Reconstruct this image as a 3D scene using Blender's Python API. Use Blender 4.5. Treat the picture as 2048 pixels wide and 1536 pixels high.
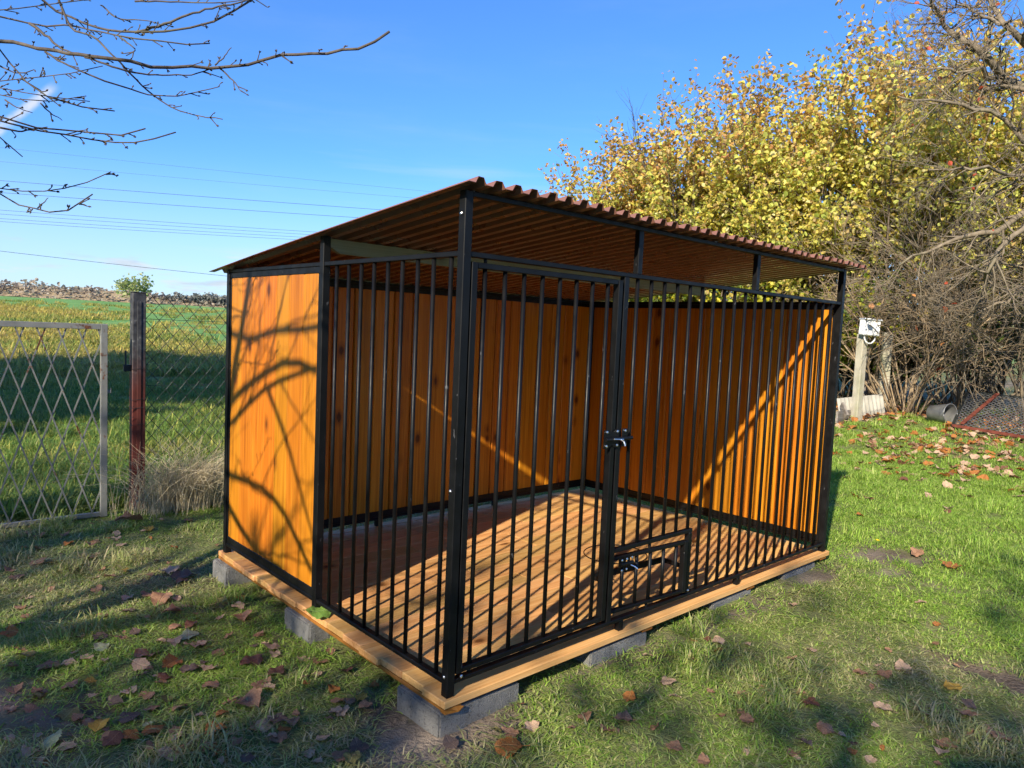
import bpy, bmesh, math, random
import numpy as np
from mathutils import Vector, Matrix
R = math.radians
rng = np.random.default_rng(7)
random.seed(7)
for o in list(bpy.data.objects): bpy.data.objects.remove(o)
scene = bpy.context.scene
COL = scene.collection

# ------------------------------------------------------------------ camera
CAM = np.array([-1.49736, -1.88167, 1.27059]); YAW, PITCH, ROLL, FPX = 0.825081, -0.073967, 0.043862, 1450.6
_f = np.array([math.cos(YAW)*math.cos(PITCH), math.sin(YAW)*math.cos(PITCH), math.sin(PITCH)])
_r0 = np.array([math.sin(YAW), -math.cos(YAW), 0.0]); _u0 = np.cross(_r0, _f)
_r = math.cos(ROLL)*_r0 + math.sin(ROLL)*_u0; _u = -math.sin(ROLL)*_r0 + math.cos(ROLL)*_u0
cam = bpy.data.cameras.new('camera'); cam_o = bpy.data.objects.new('camera', cam); COL.objects.link(cam_o)
cam_o.matrix_world = Matrix(((_r[0], _u[0], -_f[0], CAM[0]), (_r[1], _u[1], -_f[1], CAM[1]), (_r[2], _u[2], -_f[2], CAM[2]), (0, 0, 0, 1)))
cam.sensor_width = 36; cam.lens = FPX/2048*36; cam.clip_start = 0.05; cam.clip_end = 5000
scene.camera = cam_o
scene.render.resolution_x, scene.render.resolution_y = 1024, 768

# ------------------------------------------------------------------ sun and sky
SUN_AZ, SUN_EL = R(21.3), R(28.9)          # direction the light travels (from +x towards +y), height of the sun
SUN_T = np.array([math.cos(SUN_AZ)*math.cos(SUN_EL), math.sin(SUN_AZ)*math.cos(SUN_EL), -math.sin(SUN_EL)])
sun = bpy.data.lights.new('sun', 'SUN'); sun.energy = 3.4; sun.angle = R(0.7); sun.color = (1.0, 0.90, 0.74)
sun_o = bpy.data.objects.new('sun', sun); COL.objects.link(sun_o)
sun_o.rotation_euler = Vector(SUN_T).to_track_quat('-Z', 'Y').to_euler(); sun_o.location = (-8, -4, 8)

world = bpy.data.worlds.new('World'); scene.world = world; world.use_nodes = True
nt = world.node_tree; N, Lk = nt.nodes, nt.links
for n in list(N): N.remove(n)
def wn(t, **kw):
    n = N.new(t)
    for k, v in kw.items(): setattr(n, k, v)
    return n
def wmath(op, a, b=None, clamp=False):
    n = N.new('ShaderNodeMath'); n.operation = op; n.use_clamp = clamp
    for i, v in enumerate((a, b)):
        if v is None: continue
        if isinstance(v, (int, float)): n.inputs[i].default_value = v
        else: Lk.new(v, n.inputs[i])
    return n.outputs[0]
def wrange(v, a, b, c=0.0, d=1.0):
    n = N.new('ShaderNodeMapRange'); n.interpolation_type = 'SMOOTHSTEP'
    Lk.new(v, n.inputs[0])
    for i, x in enumerate((a, b, c, d)): n.inputs[i+1].default_value = x
    return n.outputs[0]
sky = wn('ShaderNodeTexSky'); sky.sky_type = 'NISHITA'; sky.sun_disc = False
sky.sun_elevation = SUN_EL; sky.sun_rotation = math.atan2(-math.cos(SUN_AZ), -math.sin(SUN_AZ))
sky.altitude = 100; sky.air_density = 1.0; sky.dust_density = 0.0; sky.ozone_density = 2.2
hs = wn('ShaderNodeHueSaturation'); hs.inputs['Saturation'].default_value = 1.0; hs.inputs['Value'].default_value = 1.0
gm_ = wn('ShaderNodeGamma'); gm_.inputs[1].default_value = 0.9; Lk.new(sky.outputs[0], gm_.inputs[0]); tn_ = wn('ShaderNodeMix'); tn_.data_type = 'RGBA'; tn_.blend_type = 'MULTIPLY'; tn_.inputs[0].default_value = 1.0; tn_.inputs[7].default_value = (.37, .71, 1.22, 1); Lk.new(gm_.outputs[0], tn_.inputs[6]); Lk.new(tn_.outputs[2], hs.inputs['Color'])
tc = wn('ShaderNodeTexCoord'); sep = wn('ShaderNodeSeparateXYZ'); Lk.new(tc.outputs['Generated'], sep.inputs[0])
az = wmath('ARCTAN2', sep.outputs[1], sep.outputs[0]); el = sep.outputs[2]
def wvec(x, y, z=0.0):
    c = N.new('ShaderNodeCombineXYZ')
    for i, v in enumerate((x, y, z)):
        if isinstance(v, (int, float)): c.inputs[i].default_value = v
        else: Lk.new(v, c.inputs[i])
    return c.outputs[0]
def wnoise(vec, scale, detail, rough=0.55):
    n = N.new('ShaderNodeTexNoise'); n.inputs['Scale'].default_value = scale; n.inputs['Detail'].default_value = detail
    n.inputs['Roughness'].default_value = rough; Lk.new(vec, n.inputs['Vector']); return n.outputs[0]
# low cumulus along the horizon, thin cirrus above
n1 = wnoise(wvec(wmath('MULTIPLY', az, 9.0), wmath('MULTIPLY', el, 42.0), 3.1), 1.0, 6)
cum = wmath('MULTIPLY', wrange(n1, 0.52, 0.66), wmath('MULTIPLY', wrange(el, 0.0, 0.03), wrange(el, 0.10, 0.055)), True)
n2 = wnoise(wvec(wmath('MULTIPLY', az, 2.6), wmath('MULTIPLY', el, 13.0), 9.0), 1.0, 7, 0.6)
cir = wmath('MULTIPLY', wmath('MULTIPLY', wrange(n2, 0.47, 0.80), wrange(el, 0.02, 0.2)), 0.05)
n2b = wnoise(wvec(wmath('MULTIPLY', az, 2.0), wmath('MULTIPLY', el, 26.0), 2.0), 1.0, 5, 0.55)
str_ = wmath('MULTIPLY', wmath('MULTIPLY', wrange(n2b, 0.5, 0.75), wmath('MULTIPLY', wrange(el, 0.02, 0.10), wrange(el, 0.33, 0.15))), 0.26)
# a short aeroplane trail: a piece of a great circle
def pxdir(px, py):
    d = _f + _r*(px-1024)/FPX - _u*(py-768)/FPX
    return d/np.linalg.norm(d)
d1, d2 = pxdir(118, 165), pxdir(-40, 290)
nn = np.cross(d1, d2); nn /= np.linalg.norm(nn); tt = d2-d1; tt -= tt.dot(nn)*nn; tlen = np.linalg.norm(tt); tt /= tlen
def wdot(v):
    n = N.new('ShaderNodeVectorMath'); n.operation = 'DOT_PRODUCT'; Lk.new(tc.outputs['Generated'], n.inputs[0]); n.inputs[1].default_value = tuple(v); return n.outputs['Value']
across = wmath('ABSOLUTE', wdot(nn)); along = wmath('SUBTRACT', wdot(tt), float(d1.dot(tt)))
n3 = wnoise(tc.outputs['Generated'], 90.0, 4)
trail = wmath('MULTIPLY', wmath('MULTIPLY', wrange(across, 0.0075, 0.0005), wmath('MULTIPLY', wrange(along, 0.0, 0.02), wrange(along, 0.22, 0.12))), wrange(n3, 0.25, 0.62, 0.25, 0.8))
front = wrange(wdot(d1), 0.5, 0.6)
trail = wmath('MULTIPLY', trail, front)
def wmix(fac, a, b):
    m = N.new('ShaderNodeMix'); m.data_type = 'RGBA'; Lk.new(fac, m.inputs[0]); Lk.new(a, m.inputs[6])
    if isinstance(b, tuple): m.inputs[7].default_value = b
    else: Lk.new(b, m.inputs[7])
    return m.outputs[2]
WHITE = (3.5, 3.9, 4.2, 1)
low_ = wmath('MULTIPLY', wrange(el, 0.22, -0.02), 0.66)
c = wmix(wmath('ADD', low_, wmath('ADD', cir, str_), True), hs.outputs[0], WHITE)
c = wmix(trail, c, (3.9, 4.0, 4.2, 1))
n4 = wnoise(wvec(wmath('MULTIPLY', az, 14.0), wmath('MULTIPLY', el, 80.0), 5.0), 1.0, 4)
cumcol = wmix(wrange(n4, 0.35, 0.65), N.new('ShaderNodeRGB').outputs[0], (3.9, 3.9, 3.85, 1))
for n in N:
    if n.type == 'RGB': n.outputs[0].default_value = (2.5, 2.9, 3.5, 1)
c = wmix(wmath('MULTIPLY', cum, 0.8), c, cumcol)
bg = wn('ShaderNodeBackground'); bg.inputs['Strength'].default_value = 0.084; Lk.new(c, bg.inputs['Color'])
wo = wn('ShaderNodeOutputWorld'); Lk.new(bg.outputs[0], wo.inputs[0])
vs = scene.view_settings
vs.view_transform = 'Standard'; vs.look = 'None'; vs.exposure = 1.45; vs.gamma = 1.0; vs.use_curve_mapping = False
scene.cycles.use_denoising = True
cy = scene.cycles; cy.max_bounces = 6; cy.auto_scrambling_distance = True; cy.diffuse_bounces = 5; cy.glossy_bounces = 2; cy.transmission_bounces = 3; cy.transparent_max_bounces = 4; cy.caustics_reflective = False; cy.caustics_refractive = False
cy.use_adaptive_sampling = True; cy.adaptive_threshold = 0.025; world.cycles.sampling_method = 'MANUAL'; world.cycles.sample_map_resolution = 512

# ------------------------------------------------------------------ helpers
def smooth(a, b, x):
    t = np.clip((np.asarray(x, float)-a)/(b-a), 0, 1); return t*t*(3-2*t)
def vnoise(x, y, s, seed=0):
    x = np.asarray(x, float)*s+seed*17.3; y = np.asarray(y, float)*s-seed*9.1
    xi, yi = np.floor(x), np.floor(y); fx, fy = x-xi, y-yi
    fx, fy = fx*fx*(3-2*fx), fy*fy*(3-2*fy)
    h = lambda a, b: np.modf(np.abs(np.sin(a*127.1+b*311.7+seed*74.7)*43758.5453))[0]
    return (h(xi, yi)*(1-fx)+h(xi+1, yi)*fx)*(1-fy)+(h(xi, yi+1)*(1-fx)+h(xi+1, yi+1)*fx)*fy
def gz(x, y):
    x = np.asarray(x, float); y = np.asarray(y, float)
    z = -0.112+0.016*np.clip(x, -1.5, 4)-0.018*np.clip(y, 0, 1.6)
    z = z+0.33*smooth(6.3, 10.2, x)*(1-smooth(9, 30, y))
    z = z+0.025*np.maximum(0, y-6)*smooth(5, 9, y)*(1-smooth(150, 260, y)*0.25)
    near = 1-smooth(12, 40, np.hypot(x, y))
    z = z+near*(0.022*(vnoise(x, y, 1.3, 1)-.5)+0.016*(vnoise(x, y, 5.0, 2)-.5)*(0.4+0.6*smooth(0.2, 0.6, np.maximum(-x, -y))))
    z = z+(1-near)*0.25*(vnoise(x, y, 0.12, 3)-.5)
    return z
# bare earth: (x, y, radius x, radius y, angle, strength)
EARTH = [(0.06, -0.02, .42, .17, 0, 1), (-.10, .12, .16, .28, 0, 1), (-0.06, 1.02, .16, .2, 0, .6), (-.06, 1.95, .18, .2, 0, .6), (-.15, 2.25, .3, .14, .2, .8), (.95, -.06, .34, .12, 0, .9), (1.9, -.10, .5, .10, 0, .9), (2.7, -.1, .5, .13, 0, .9),
         (3.3, -.14, .36, .17, -.5, 1), (3.6, .04, .3, .12, .1, .9), (3.55, -.38, .22, .1, 0, .8), (3.05, -.36, .2, .1, -.4, .7), (2.05, -1.06, .115, .34, -.15, 1), (1.98, -1.3, .14, .2, -.2, 1), (1.15, -.42, .25, .1, .2, .55), (-1.22, 1.2, .27, .28, 0, 1), (-.93, .95, .18, .16, .4, .9), (-1.05, 0.72, .26, .12, .3, .7)]
def earth(x, y):
    x = np.asarray(x, float); y = np.asarray(y, float)
    m = np.zeros_like(x)
    wob = (vnoise(x, y, 9, 5)-.5)*.9+(vnoise(x, y, 24, 6)-.5)*.6
    for (a, b, ra, rb, an, s) in EARTH:
        c_, s_ = math.cos(an), math.sin(an)
        u = ((x-a)*c_+(y-b)*s_)/ra; v = (-(x-a)*s_+(y-b)*c_)/rb
        m = np.maximum(m, s*(1-smooth(0.55, 1.25, np.hypot(u, v)+wob*.5)))
    m = np.maximum(m, .9*smooth(8.3, 9.6, x+.25*y)*smooth(.35, .6, vnoise(x, y, 1.1, 8))*(1-smooth(3.5, 7, y)))
    return m
def depth_point(px, py, d): return CAM+d*(_f+_r*(px-1024)/FPX-_u*(py-768)/FPX)
def ground_at(px, py):
    d = _f+_r*(px-1024)/FPX-_u*(py-768)/FPX; t = 1.5
    for _ in range(60):
        p = CAM+d*t; h = p[2]-float(gz(p[0], p[1])); t += h/max(.12, -d[2])*.7
    return CAM+d*t

def link(o, parent=None):
    COL.objects.link(o)
    if parent is not None: o.parent = parent
    return o
def tag(o, label=None, cat=None, group=None, kind=None):
    if label: o['label'] = label
    if cat: o['category'] = cat
    if group: o['group'] = group
    if kind: o['kind'] = kind
    return o
def empty(name, loc, label, cat, group=None):
    o = bpy.data.objects.new(name, None); o.empty_display_size = .1; link(o); o.location = loc
    return tag(o, label, cat, group)
class MB:
    def __init__(s): s.v = []; s.f = []; s.n = 0; s.att = {}
    def add(s, v, f):
        v = np.asarray(v, float).reshape(-1, 3); s.v.append(v)
        for q in f: s.f.append([i+s.n for i in q])
        s.n += len(v); return s
    def box(s, a, b, bev=0.0):
        (x0, y0, z0), (x1, y1, z1) = a, b
        if bev <= 0:
            v = [(x0, y0, z0), (x1, y0, z0), (x1, y1, z0), (x0, y1, z0), (x0, y0, z1), (x1, y0, z1), (x1, y1, z1), (x0, y1, z1)]
            return s.add(v, [(0, 3, 2, 1), (4, 5, 6, 7), (0, 1, 5, 4), (1, 2, 6, 5), (2, 3, 7, 6), (3, 0, 4, 7)])
        bm = bmesh.new(); bmesh.ops.create_cube(bm, size=1)
        for v in bm.verts: v.co = Vector(((x0+x1)/2+v.co.x*(x1-x0), (y0+y1)/2+v.co.y*(y1-y0), (z0+z1)/2+v.co.z*(z1-z0)))
        bmesh.ops.bevel(bm, geom=list(bm.edges), offset=bev, segments=1, affect='EDGES', profile=.5)
        bm.verts.index_update()
        s.add([tuple(v.co) for v in bm.verts], [[v.index for v in f.verts] for f in bm.faces]); bm.free(); return s
    def bar(s, p, q, w, h, up=(0, 0, 1)):
        p, q = np.array(p, float), np.array(q, float); d = q-p; d /= np.linalg.norm(d)
        up = np.array(up, float)
        if abs(d.dot(up)) > .95: up = np.array([1., 0, 0])
        a = np.cross(d, up); a /= np.linalg.norm(a); b = np.cross(a, d)
        v = [o+sa*a*w/2+sb*b*h/2 for o in (p, q) for sa, sb in ((-1, -1), (1, -1), (1, 1), (-1, 1))]
        return s.add(v, [(0, 1, 2, 3), (7, 6, 5, 4), (0, 4, 5, 1), (1, 5, 6, 2), (2, 6, 7, 3), (3, 7, 4, 0)])
    def tube(s, pts, rad, n=6, cap=True):
        pts = np.asarray(pts, float); m = len(pts)
        rad = np.broadcast_to(np.asarray(rad, float), (m,))
        d = np.gradient(pts, axis=0); d /= np.linalg.norm(d, axis=1)[:, None]+1e-12
        ref = np.array([0., 0, 1]) if abs(d[:, 2]).mean() < .8 else np.array([1., 0, 0])
        a = np.cross(d, ref); a /= np.linalg.norm(a, axis=1)[:, None]+1e-12; b = np.cross(d, a)
        t = np.arange(n)/n*2*np.pi
        v = pts[:, None]+rad[:, None, None]*(a[:, None]*np.cos(t)[None, :, None]+b[:, None]*np.sin(t)[None, :, None])
        base = s.n; s.v.append(v.reshape(-1, 3)); s.n += m*n
        for i in range(m-1):
            for j in range(n):
                k = (j+1) % n; s.f.append([base+i*n+j, base+i*n+k, base+(i+1)*n+k, base+(i+1)*n+j])
        if cap: s.f.append([base+j for j in range(n)][::-1]); s.f.append([base+(m-1)*n+j for j in range(n)])
        return s
    def mesh(s, name, mat=None, smooth_=False):
        me = bpy.data.meshes.new(name)
        if s.v: me.from_pydata(np.concatenate(s.v).tolist(), [], s.f)
        if mat: me.materials.append(mat)
        if smooth_: me.polygons.foreach_set('use_smooth', np.ones(len(me.polygons), bool))
        me.update(); return me
    def build(s, name, mat, parent=None, smooth_=False, loc=None):
        o = bpy.data.objects.new(name, s.mesh(name, mat, smooth_)); link(o, parent)
        if loc is not None: o.location = loc
        return o
def inst(name, me, parent=None, loc=(0, 0, 0), rot=(0, 0, 0), scl=(1, 1, 1)):
    o = bpy.data.objects.new(name, me); link(o, parent); o.location = loc; o.rotation_euler = rot; o.scale = scl; return o

# ------------------------------------------------------------------ materials
class MT:
    def __init__(s, name, rough=.6, spec=.5):
        s.m = bpy.data.materials.new(name); s.m.use_nodes = True; s.t = s.m.node_tree; s.p = s.t.nodes['Principled BSDF']
        s.p.inputs['Roughness'].default_value = rough; s.p.inputs['Specular IOR Level'].default_value = spec
    def n(s, t, **kw):
        x = s.t.nodes.new(t)
        for k, v in kw.items(): setattr(x, k, v)
        return x
    def L(s, a, b): s.t.links.new(a, b)
    def coord(s, kind='Object', scale=(1, 1, 1), rand=True):
        t = s.n('ShaderNodeTexCoord'); m = s.n('ShaderNodeMapping'); m.inputs['Scale'].default_value = scale; s.L(t.outputs[kind], m.inputs['Vector'])
        if rand:
            o = s.n('ShaderNodeObjectInfo'); k = s.n('ShaderNodeVectorMath', operation='SCALE'); k.inputs[0].default_value = (37., 91., 53.); s.L(o.outputs['Random'], k.inputs['Scale']); s.L(k.outputs[0], m.inputs['Location'])
        return m.outputs[0]
    def noise(s, vec, scale=1., detail=4., rough=.55, dist=0.):
        x = s.n('ShaderNodeTexNoise'); x.inputs['Scale'].default_value = scale; x.inputs['Detail'].default_value = detail; x.inputs['Roughness'].default_value = rough; x.inputs['Distortion'].default_value = dist
        if vec: s.L(vec, x.inputs['Vector'])
        return x.outputs[0]
    def ramp(s, fac, stops):
        x = s.n('ShaderNodeValToRGB'); e = x.color_ramp.elements
        while len(e) < len(stops): e.new(.5)
        for k, (pos, c_) in zip(e, stops): k.position = pos; k.color = tuple(c_)+(1,) if len(c_) == 3 else c_
        s.L(fac, x.inputs[0]); return x.outputs[0]
    def rng(s, v, a, b, c_=0., d=1.):
        x = s.n('ShaderNodeMapRange'); s.L(v, x.inputs[0])
        for i, k in enumerate((a, b, c_, d)): x.inputs[i+1].default_value = k
        return x.outputs[0]
    def math(s, op, a, b=None):
        x = s.n('ShaderNodeMath', operation=op)
        for i, v in enumerate((a, b)):
            if v is None: continue
            if isinstance(v, (int, float)): x.inputs[i].default_value = v
            else: s.L(v, x.inputs[i])
        return x.outputs[0]
    def mix(s, fac, a, b, mode='MIX'):
        x = s.n('ShaderNodeMix', data_type='RGBA', blend_type=mode)
        for i, v in ((0, fac), (6, a), (7, b)):
            if isinstance(v, (int, float)): x.inputs[i].default_value = v
            elif isinstance(v, tuple): x.inputs[i].default_value = v+(1,) if len(v) == 3 else v
            else: s.L(v, x.inputs[i])
        return x.outputs[2]
    def attr(s, name, kind='GEOMETRY'):
        x = s.n('ShaderNodeAttribute', attribute_name=name, attribute_type=kind); return x
    def col(s, c_):
        if isinstance(c_, tuple): s.p.inputs['Base Color'].default_value = c_+(1,)
        else: s.L(c_, s.p.inputs['Base Color'])
    def bump(s, h, strength=.3, dist=.01):
        b = s.n('ShaderNodeBump'); b.inputs['Strength'].default_value = strength; b.inputs['Distance'].default_value = dist; s.L(h, b.inputs['Height']); s.L(b.outputs[0], s.p.inputs['Normal'])
    def translucent(s, colour, fac):
        tr = s.n('ShaderNodeBsdfTranslucent'); mx = s.n('ShaderNodeMixShader'); mx.inputs[0].default_value = fac
        if isinstance(colour, tuple): tr.inputs[0].default_value = colour+(1,)
        else: s.L(colour, tr.inputs[0])
        s.L(s.p.outputs[0], mx.inputs[1]); s.L(tr.outputs[0], mx.inputs[2]); s.L(mx.outputs[0], s.t.nodes['Material Output'].inputs[0])

def wood(name, stops, grain, knot, rough=.45, axis=2, knots=True, var=.22, nail=False):
    m = MT(name, rough, .25)
    sc = [44., 44., 44.]; sc[axis] = 1.1; k = [8., 8., 8.]; k[axis] = 4.6; fs = [210., 210., 210.]; fs[axis] = 5.
    big = m.noise(m.coord(scale=tuple(sc)), 1., 2, .6, 1.2)
    fine = m.noise(m.coord(scale=tuple(fs)), 1., 1, .6)
    f = m.math('ADD', m.math('MULTIPLY', big, .72), m.math('MULTIPLY', fine, .28))
    c_ = m.ramp(f, stops)
    o = m.n('ShaderNodeObjectInfo'); hsv = m.n('ShaderNodeHueSaturation')
    m.L(m.rng(o.outputs['Random'], 0, 1, 1-var, 1+var*.6), hsv.inputs['Value'])
    wn_ = m.n('ShaderNodeTexWhiteNoise', noise_dimensions='1D'); m.L(o.outputs['Random'], wn_.inputs['W'])
    m.L(m.rng(wn_.outputs[0], 0, 1, .491, .509), hsv.inputs['Hue']); m.L(c_, hsv.inputs['Color']); c_ = hsv.outputs[0]
    if knots:
        vo = m.n('ShaderNodeTexVoronoi', feature='F1'); vo.inputs['Scale'].default_value = 1.; m.L(m.coord(scale=tuple(k)), vo.inputs['Vector'])
        d = m.math('ADD', vo.outputs['Distance'], m.math('MULTIPLY', m.math('SUBTRACT', fine, .5), .16))
        pick = m.math('GREATER_THAN', m.n('ShaderNodeSeparateColor').outputs[0], .66)
        sc_ = [x for x in m.t.nodes if x.bl_idname == 'ShaderNodeSeparateColor'][-1]; m.L(vo.outputs['Color'], sc_.inputs[0])
        c_ = m.mix(m.math('MULTIPLY', m.math('MULTIPLY', m.rng(d, .30, .15), pick), .6), c_, grain)
        c_ = m.mix(m.math('MULTIPLY', m.math('MULTIPLY', m.rng(d, .155, .11), pick), .85), c_, knot)
    m.col(c_); m.L(m.rng(fine, .3, .7, rough-.1, rough+.15), m.p.inputs['Roughness'])
    m.bump(fine, .2, .002); return m.m
M = {}
M['wall_wood'] = wood('stained_wall_boards', [(.28, (.28, .084, .005)), (.5, (.47, .160, .009)), (.72, (.58, .228, .017))], (.15, .038, .005), (.06, .014, .003), .38, var=.15)
M['deck_wood'] = wood('oiled_deck_planks', [(.25, (.46, .20, .060)), (.5, (.64, .335, .115)), (.75, (.72, .44, .19))], (.25, .09, .02), (.11, .035, .01), .58, axis=0, var=.26)
M['batten_wood'] = wood('orange_batten', [(.25, (.20, .07, .012)), (.5, (.30, .11, .02)), (.75, (.36, .16, .04))], (.3, .1, .01), (.15, .05, .01), .5, axis=1)
M['purlin_wood'] = wood('treated_purlin', [(.25, (.19, .20, .13)), (.5, (.27, .28, .19)), (.75, (.36, .37, .26))], (.14, .14, .09), (.10, .10, .06), .6, axis=0)
m = MT('black_paint', .42, .22); nz = m.noise(m.coord(rand=True), 9, 5); m.col(m.ramp(nz, [(.35, (.003, .0031, .0034)), (.7, (.0065, .0066, .007))]))
m.L(m.rng(m.noise(m.coord(), 22, 2), .3, .7, .36, .55), m.p.inputs['Roughness']); m.bump(m.noise(m.coord(), 120, 1), .10, .002); scf = m.math('GREATER_THAN', m.noise(m.coord(scale=(1, 1, .5)), 46, 2), .735); m.col(m.mix(m.math('MULTIPLY', scf, .8), m.ramp(nz, [(.35, (.003, .0031, .0034)), (.7, (.0065, .0066, .007))]), (.06, .06, .064))); M['black'] = m.m
m = MT('bright_zinc', .28, .5); m.p.inputs['Metallic'].default_value = 1.; m.col((.72, .73, .75)); m.bump(m.noise(m.coord(), 200, 2), .1, .002); M['zinc'] = m.m
m = MT('brown_roof_sheet', .30, .5); nz = m.noise(m.coord(scale=(14, 1.2, 1)), 1, 5); m.col(m.ramp(nz, [(.3, (.165, .074, .052)), (.7, (.24, .115, .082))]))
m.L(m.rng(m.noise(m.coord(scale=(3, 3, 3)), 3, 5), .3, .7, .2, .44), m.p.inputs['Roughness']); m.bump(m.noise(m.coord(scale=(1, 1, 1)), 30, 3), .06, .003); M['roof'] = m.m
m = MT('concrete_block', .9, .2); a = m.noise(m.coord(), 9, 8, .65); b = m.noise(m.coord(), 130, 4, .7); c_ = m.ramp(a, [(.3, (.13, .125, .115)), (.55, (.22, .215, .20)), (.75, (.31, .30, .275))])
sp = m.math('LESS_THAN', m.noise(m.coord(), 75, 2), .36); m.col(m.mix(m.math('MULTIPLY', sp, .6), m.mix(m.rng(b, .35, .7, 0, .35), c_, (.28, .28, .27)), (.06, .06, .06))); m.bump(m.math('ADD', b, a), 1., .014); M['concrete'] = m.m
m = MT('old_concrete', .9, .2); a = m.noise(m.coord(), 4, 8, .65); g = m.noise(m.coord(scale=(1, 1, .3)), 6, 6); m.col(m.mix(m.rng(g, .5, .75, 0, .7), m.ramp(a, [(.3, (.27, .245, .18)), (.7, (.47, .43, .33))]), (.20, .22, .09))); m.bump(m.noise(m.coord(), 60, 5), .5, .01); M['old_concrete'] = m.m
m = MT('gate_paint', .45, .4); a = m.noise(m.coord(rand=False), 11, 8, .7); m.col(m.mix(m.rng(m.noise(m.coord(rand=False), 3.5, 7, .75), .565, .60), m.ramp(a, [(.3, (.15, .155, .14)), (.7, (.24, .24, .22))]), m.ramp(m.noise(m.coord(rand=False), 40, 4), [(.3, (.05, .02, .012)), (.7, (.20, .075, .03))]))); m.bump(a, .3, .004); M['gate'] = m.m
m = MT('red_post_paint', .55, .35); a = m.noise(m.coord(scale=(1, 1, .35)), 9, 7, .7); sx = m.n('ShaderNodeSeparateXYZ'); m.L(m.coord(rand=False), sx.inputs[0]); up = m.rng(m.math('ADD', sx.outputs[2], m.math('MULTIPLY', a, .7)), 1.2, 1.5)
m.col(m.mix(up, m.ramp(a, [(.35, (.05, .018, .013)), (.65, (.145, .03, .022))]), m.ramp(m.noise(m.coord(), 22, 5), [(.35, (.02, .02, .022)), (.62, (.06, .06, .062)), (.72, (.16, .16, .15))]))); m.bump(a, .3, .004); M['red_post'] = m.m
m = MT('dark_wire', .5, .5); m.p.inputs['Metallic'].default_value = .5; m.col(m.ramp(m.noise(m.coord(), 14, 4), [(.3, (.022, .026, .024)), (.7, (.06, .065, .058))])); M['wire'] = m.m
m = MT('cable', .6, .3); m.col((.055, .06, .07)); M['cable'] = m.m
def barkmat(name, lo, hi, tip=None, sc=18.):
    m = MT(name, .85, .2); a = m.noise(m.coord(scale=(1, 1, .35), rand=False), sc, 7, .65); c_ = m.ramp(a, [(.3, lo), (.7, hi)])
    g = m.noise(m.coord(rand=False), 2.6, 5); m.col(m.mix(m.rng(g, .55, .75, 0, .35), c_, (.16, .17, .09))); m.bump(m.noise(m.coord(rand=False), 60, 5), .5, .006); return m.m
M['bark_grey'] = barkmat('grey_bark', (.045, .036, .030), (.13, .11, .09))
M['bark_light'] = barkmat('weathered_bark', (.11, .088, .06), (.26, .21, .145))
M['bark_tan'] = barkmat('tan_stems', (.17, .12, .07), (.38, .28, .17))
M['bark_hazel'] = barkmat('hazel_bark', (.10, .075, .05), (.22, .17, .12))
def leafmat(name, attr='tint', transl=.45, rough=.5):
    m = MT(name, rough, .3); a = m.attr(attr); v = m.noise(m.coord('Object', rand=False), 9, 3)
    c_ = m.mix(m.rng(v, .35, .7, 0, .25), a.outputs['Color'], (.20, .12, .03)); m.col(c_); m.translucent(a.outputs['Color'], transl); return m.m
M['leaf'] = leafmat('hedge_leaves')
M['leaf_dark'] = leafmat('evergreen_leaves', transl=.2, rough=.35)
def fallen(name, lo, hi, vein):
    m = MT(name, .6, .3); a = m.noise(m.coord(), 22, 6, .65); c_ = m.ramp(a, [(.3, lo), (.68, hi)])
    sx = m.n('ShaderNodeSeparateXYZ'); m.L(m.coord(rand=False), sx.inputs[0]); ax = m.math('ABSOLUTE', sx.outputs[0])
    side = m.math('ABSOLUTE', m.math('SINE', m.math('MULTIPLY', m.math('SUBTRACT', sx.outputs[1], m.math('MULTIPLY', ax, .8)), 21.)))
    vn = m.math('MAXIMUM', m.rng(ax, .035, .012), m.math('MULTIPLY', m.rng(side, .2, .05), .55)); m.col(m.mix(m.math('MULTIPLY', vn, .55), c_, vein))
    b = m.math('SUBTRACT', a, vn); m.bump(b, .5, .01); m.translucent(c_, .18); return m.m
LEAFC = {'brown': fallen('leaf_brown', (.22, .105, .055), (.44, .25, .145), (.36, .22, .13)), 'tan': fallen('leaf_tan', (.40, .24, .14), (.64, .45, .30), (.50, .36, .24)),
         'red': fallen('leaf_red_brown', (.10, .038, .024), (.22, .095, .055), (.30, .14, .08)), 'orange': fallen('leaf_orange', (.24, .075, .018), (.52, .21, .05), (.5, .28, .1)),
         'yellow': fallen('leaf_yellow', (.30, .16, .02), (.55, .36, .06), (.6, .45, .16)), 'olive': fallen('leaf_olive', (.13, .11, .03), (.29, .25, .08), (.36, .33, .15)),
         'pale': fallen('leaf_pale_green', (.27, .30, .14), (.44, .46, .27), (.52, .52, .36)), 'dark': fallen('leaf_dark', (.08, .052, .042), (.19, .13, .10), (.17, .12, .09)), 'green': fallen('leaf_green', (.10, .20, .03), (.24, .38, .07), (.3, .42, .15))}
m = MT('white_plastic', .4, .5); m.col(m.ramp(m.noise(m.coord(), 6, 4), [(.3, (.72, .72, .70)), (.7, (.82, .82, .80))])); M['white'] = m.m
m = MT('grey_metal', .5, .5); m.p.inputs['Metallic'].default_value = .6; m.col(m.ramp(m.noise(m.coord(), 8, 6), [(.3, (.16, .16, .155)), (.7, (.3, .3, .29))])); M['greymetal'] = m.m
m = MT('fibre_cement', .85, .2); a = m.noise(m.coord(), 5, 7, .65); m.col(m.ramp(a, [(.3, (.25, .235, .19)), (.7, (.44, .42, .36))])); M['cement'] = m.m
m = MT('rust_red', .7, .3); a = m.noise(m.coord(), 12, 6); m.col(m.ramp(a, [(.3, (.10, .025, .016)), (.7, (.22, .06, .035))])); M['rust'] = m.m
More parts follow.
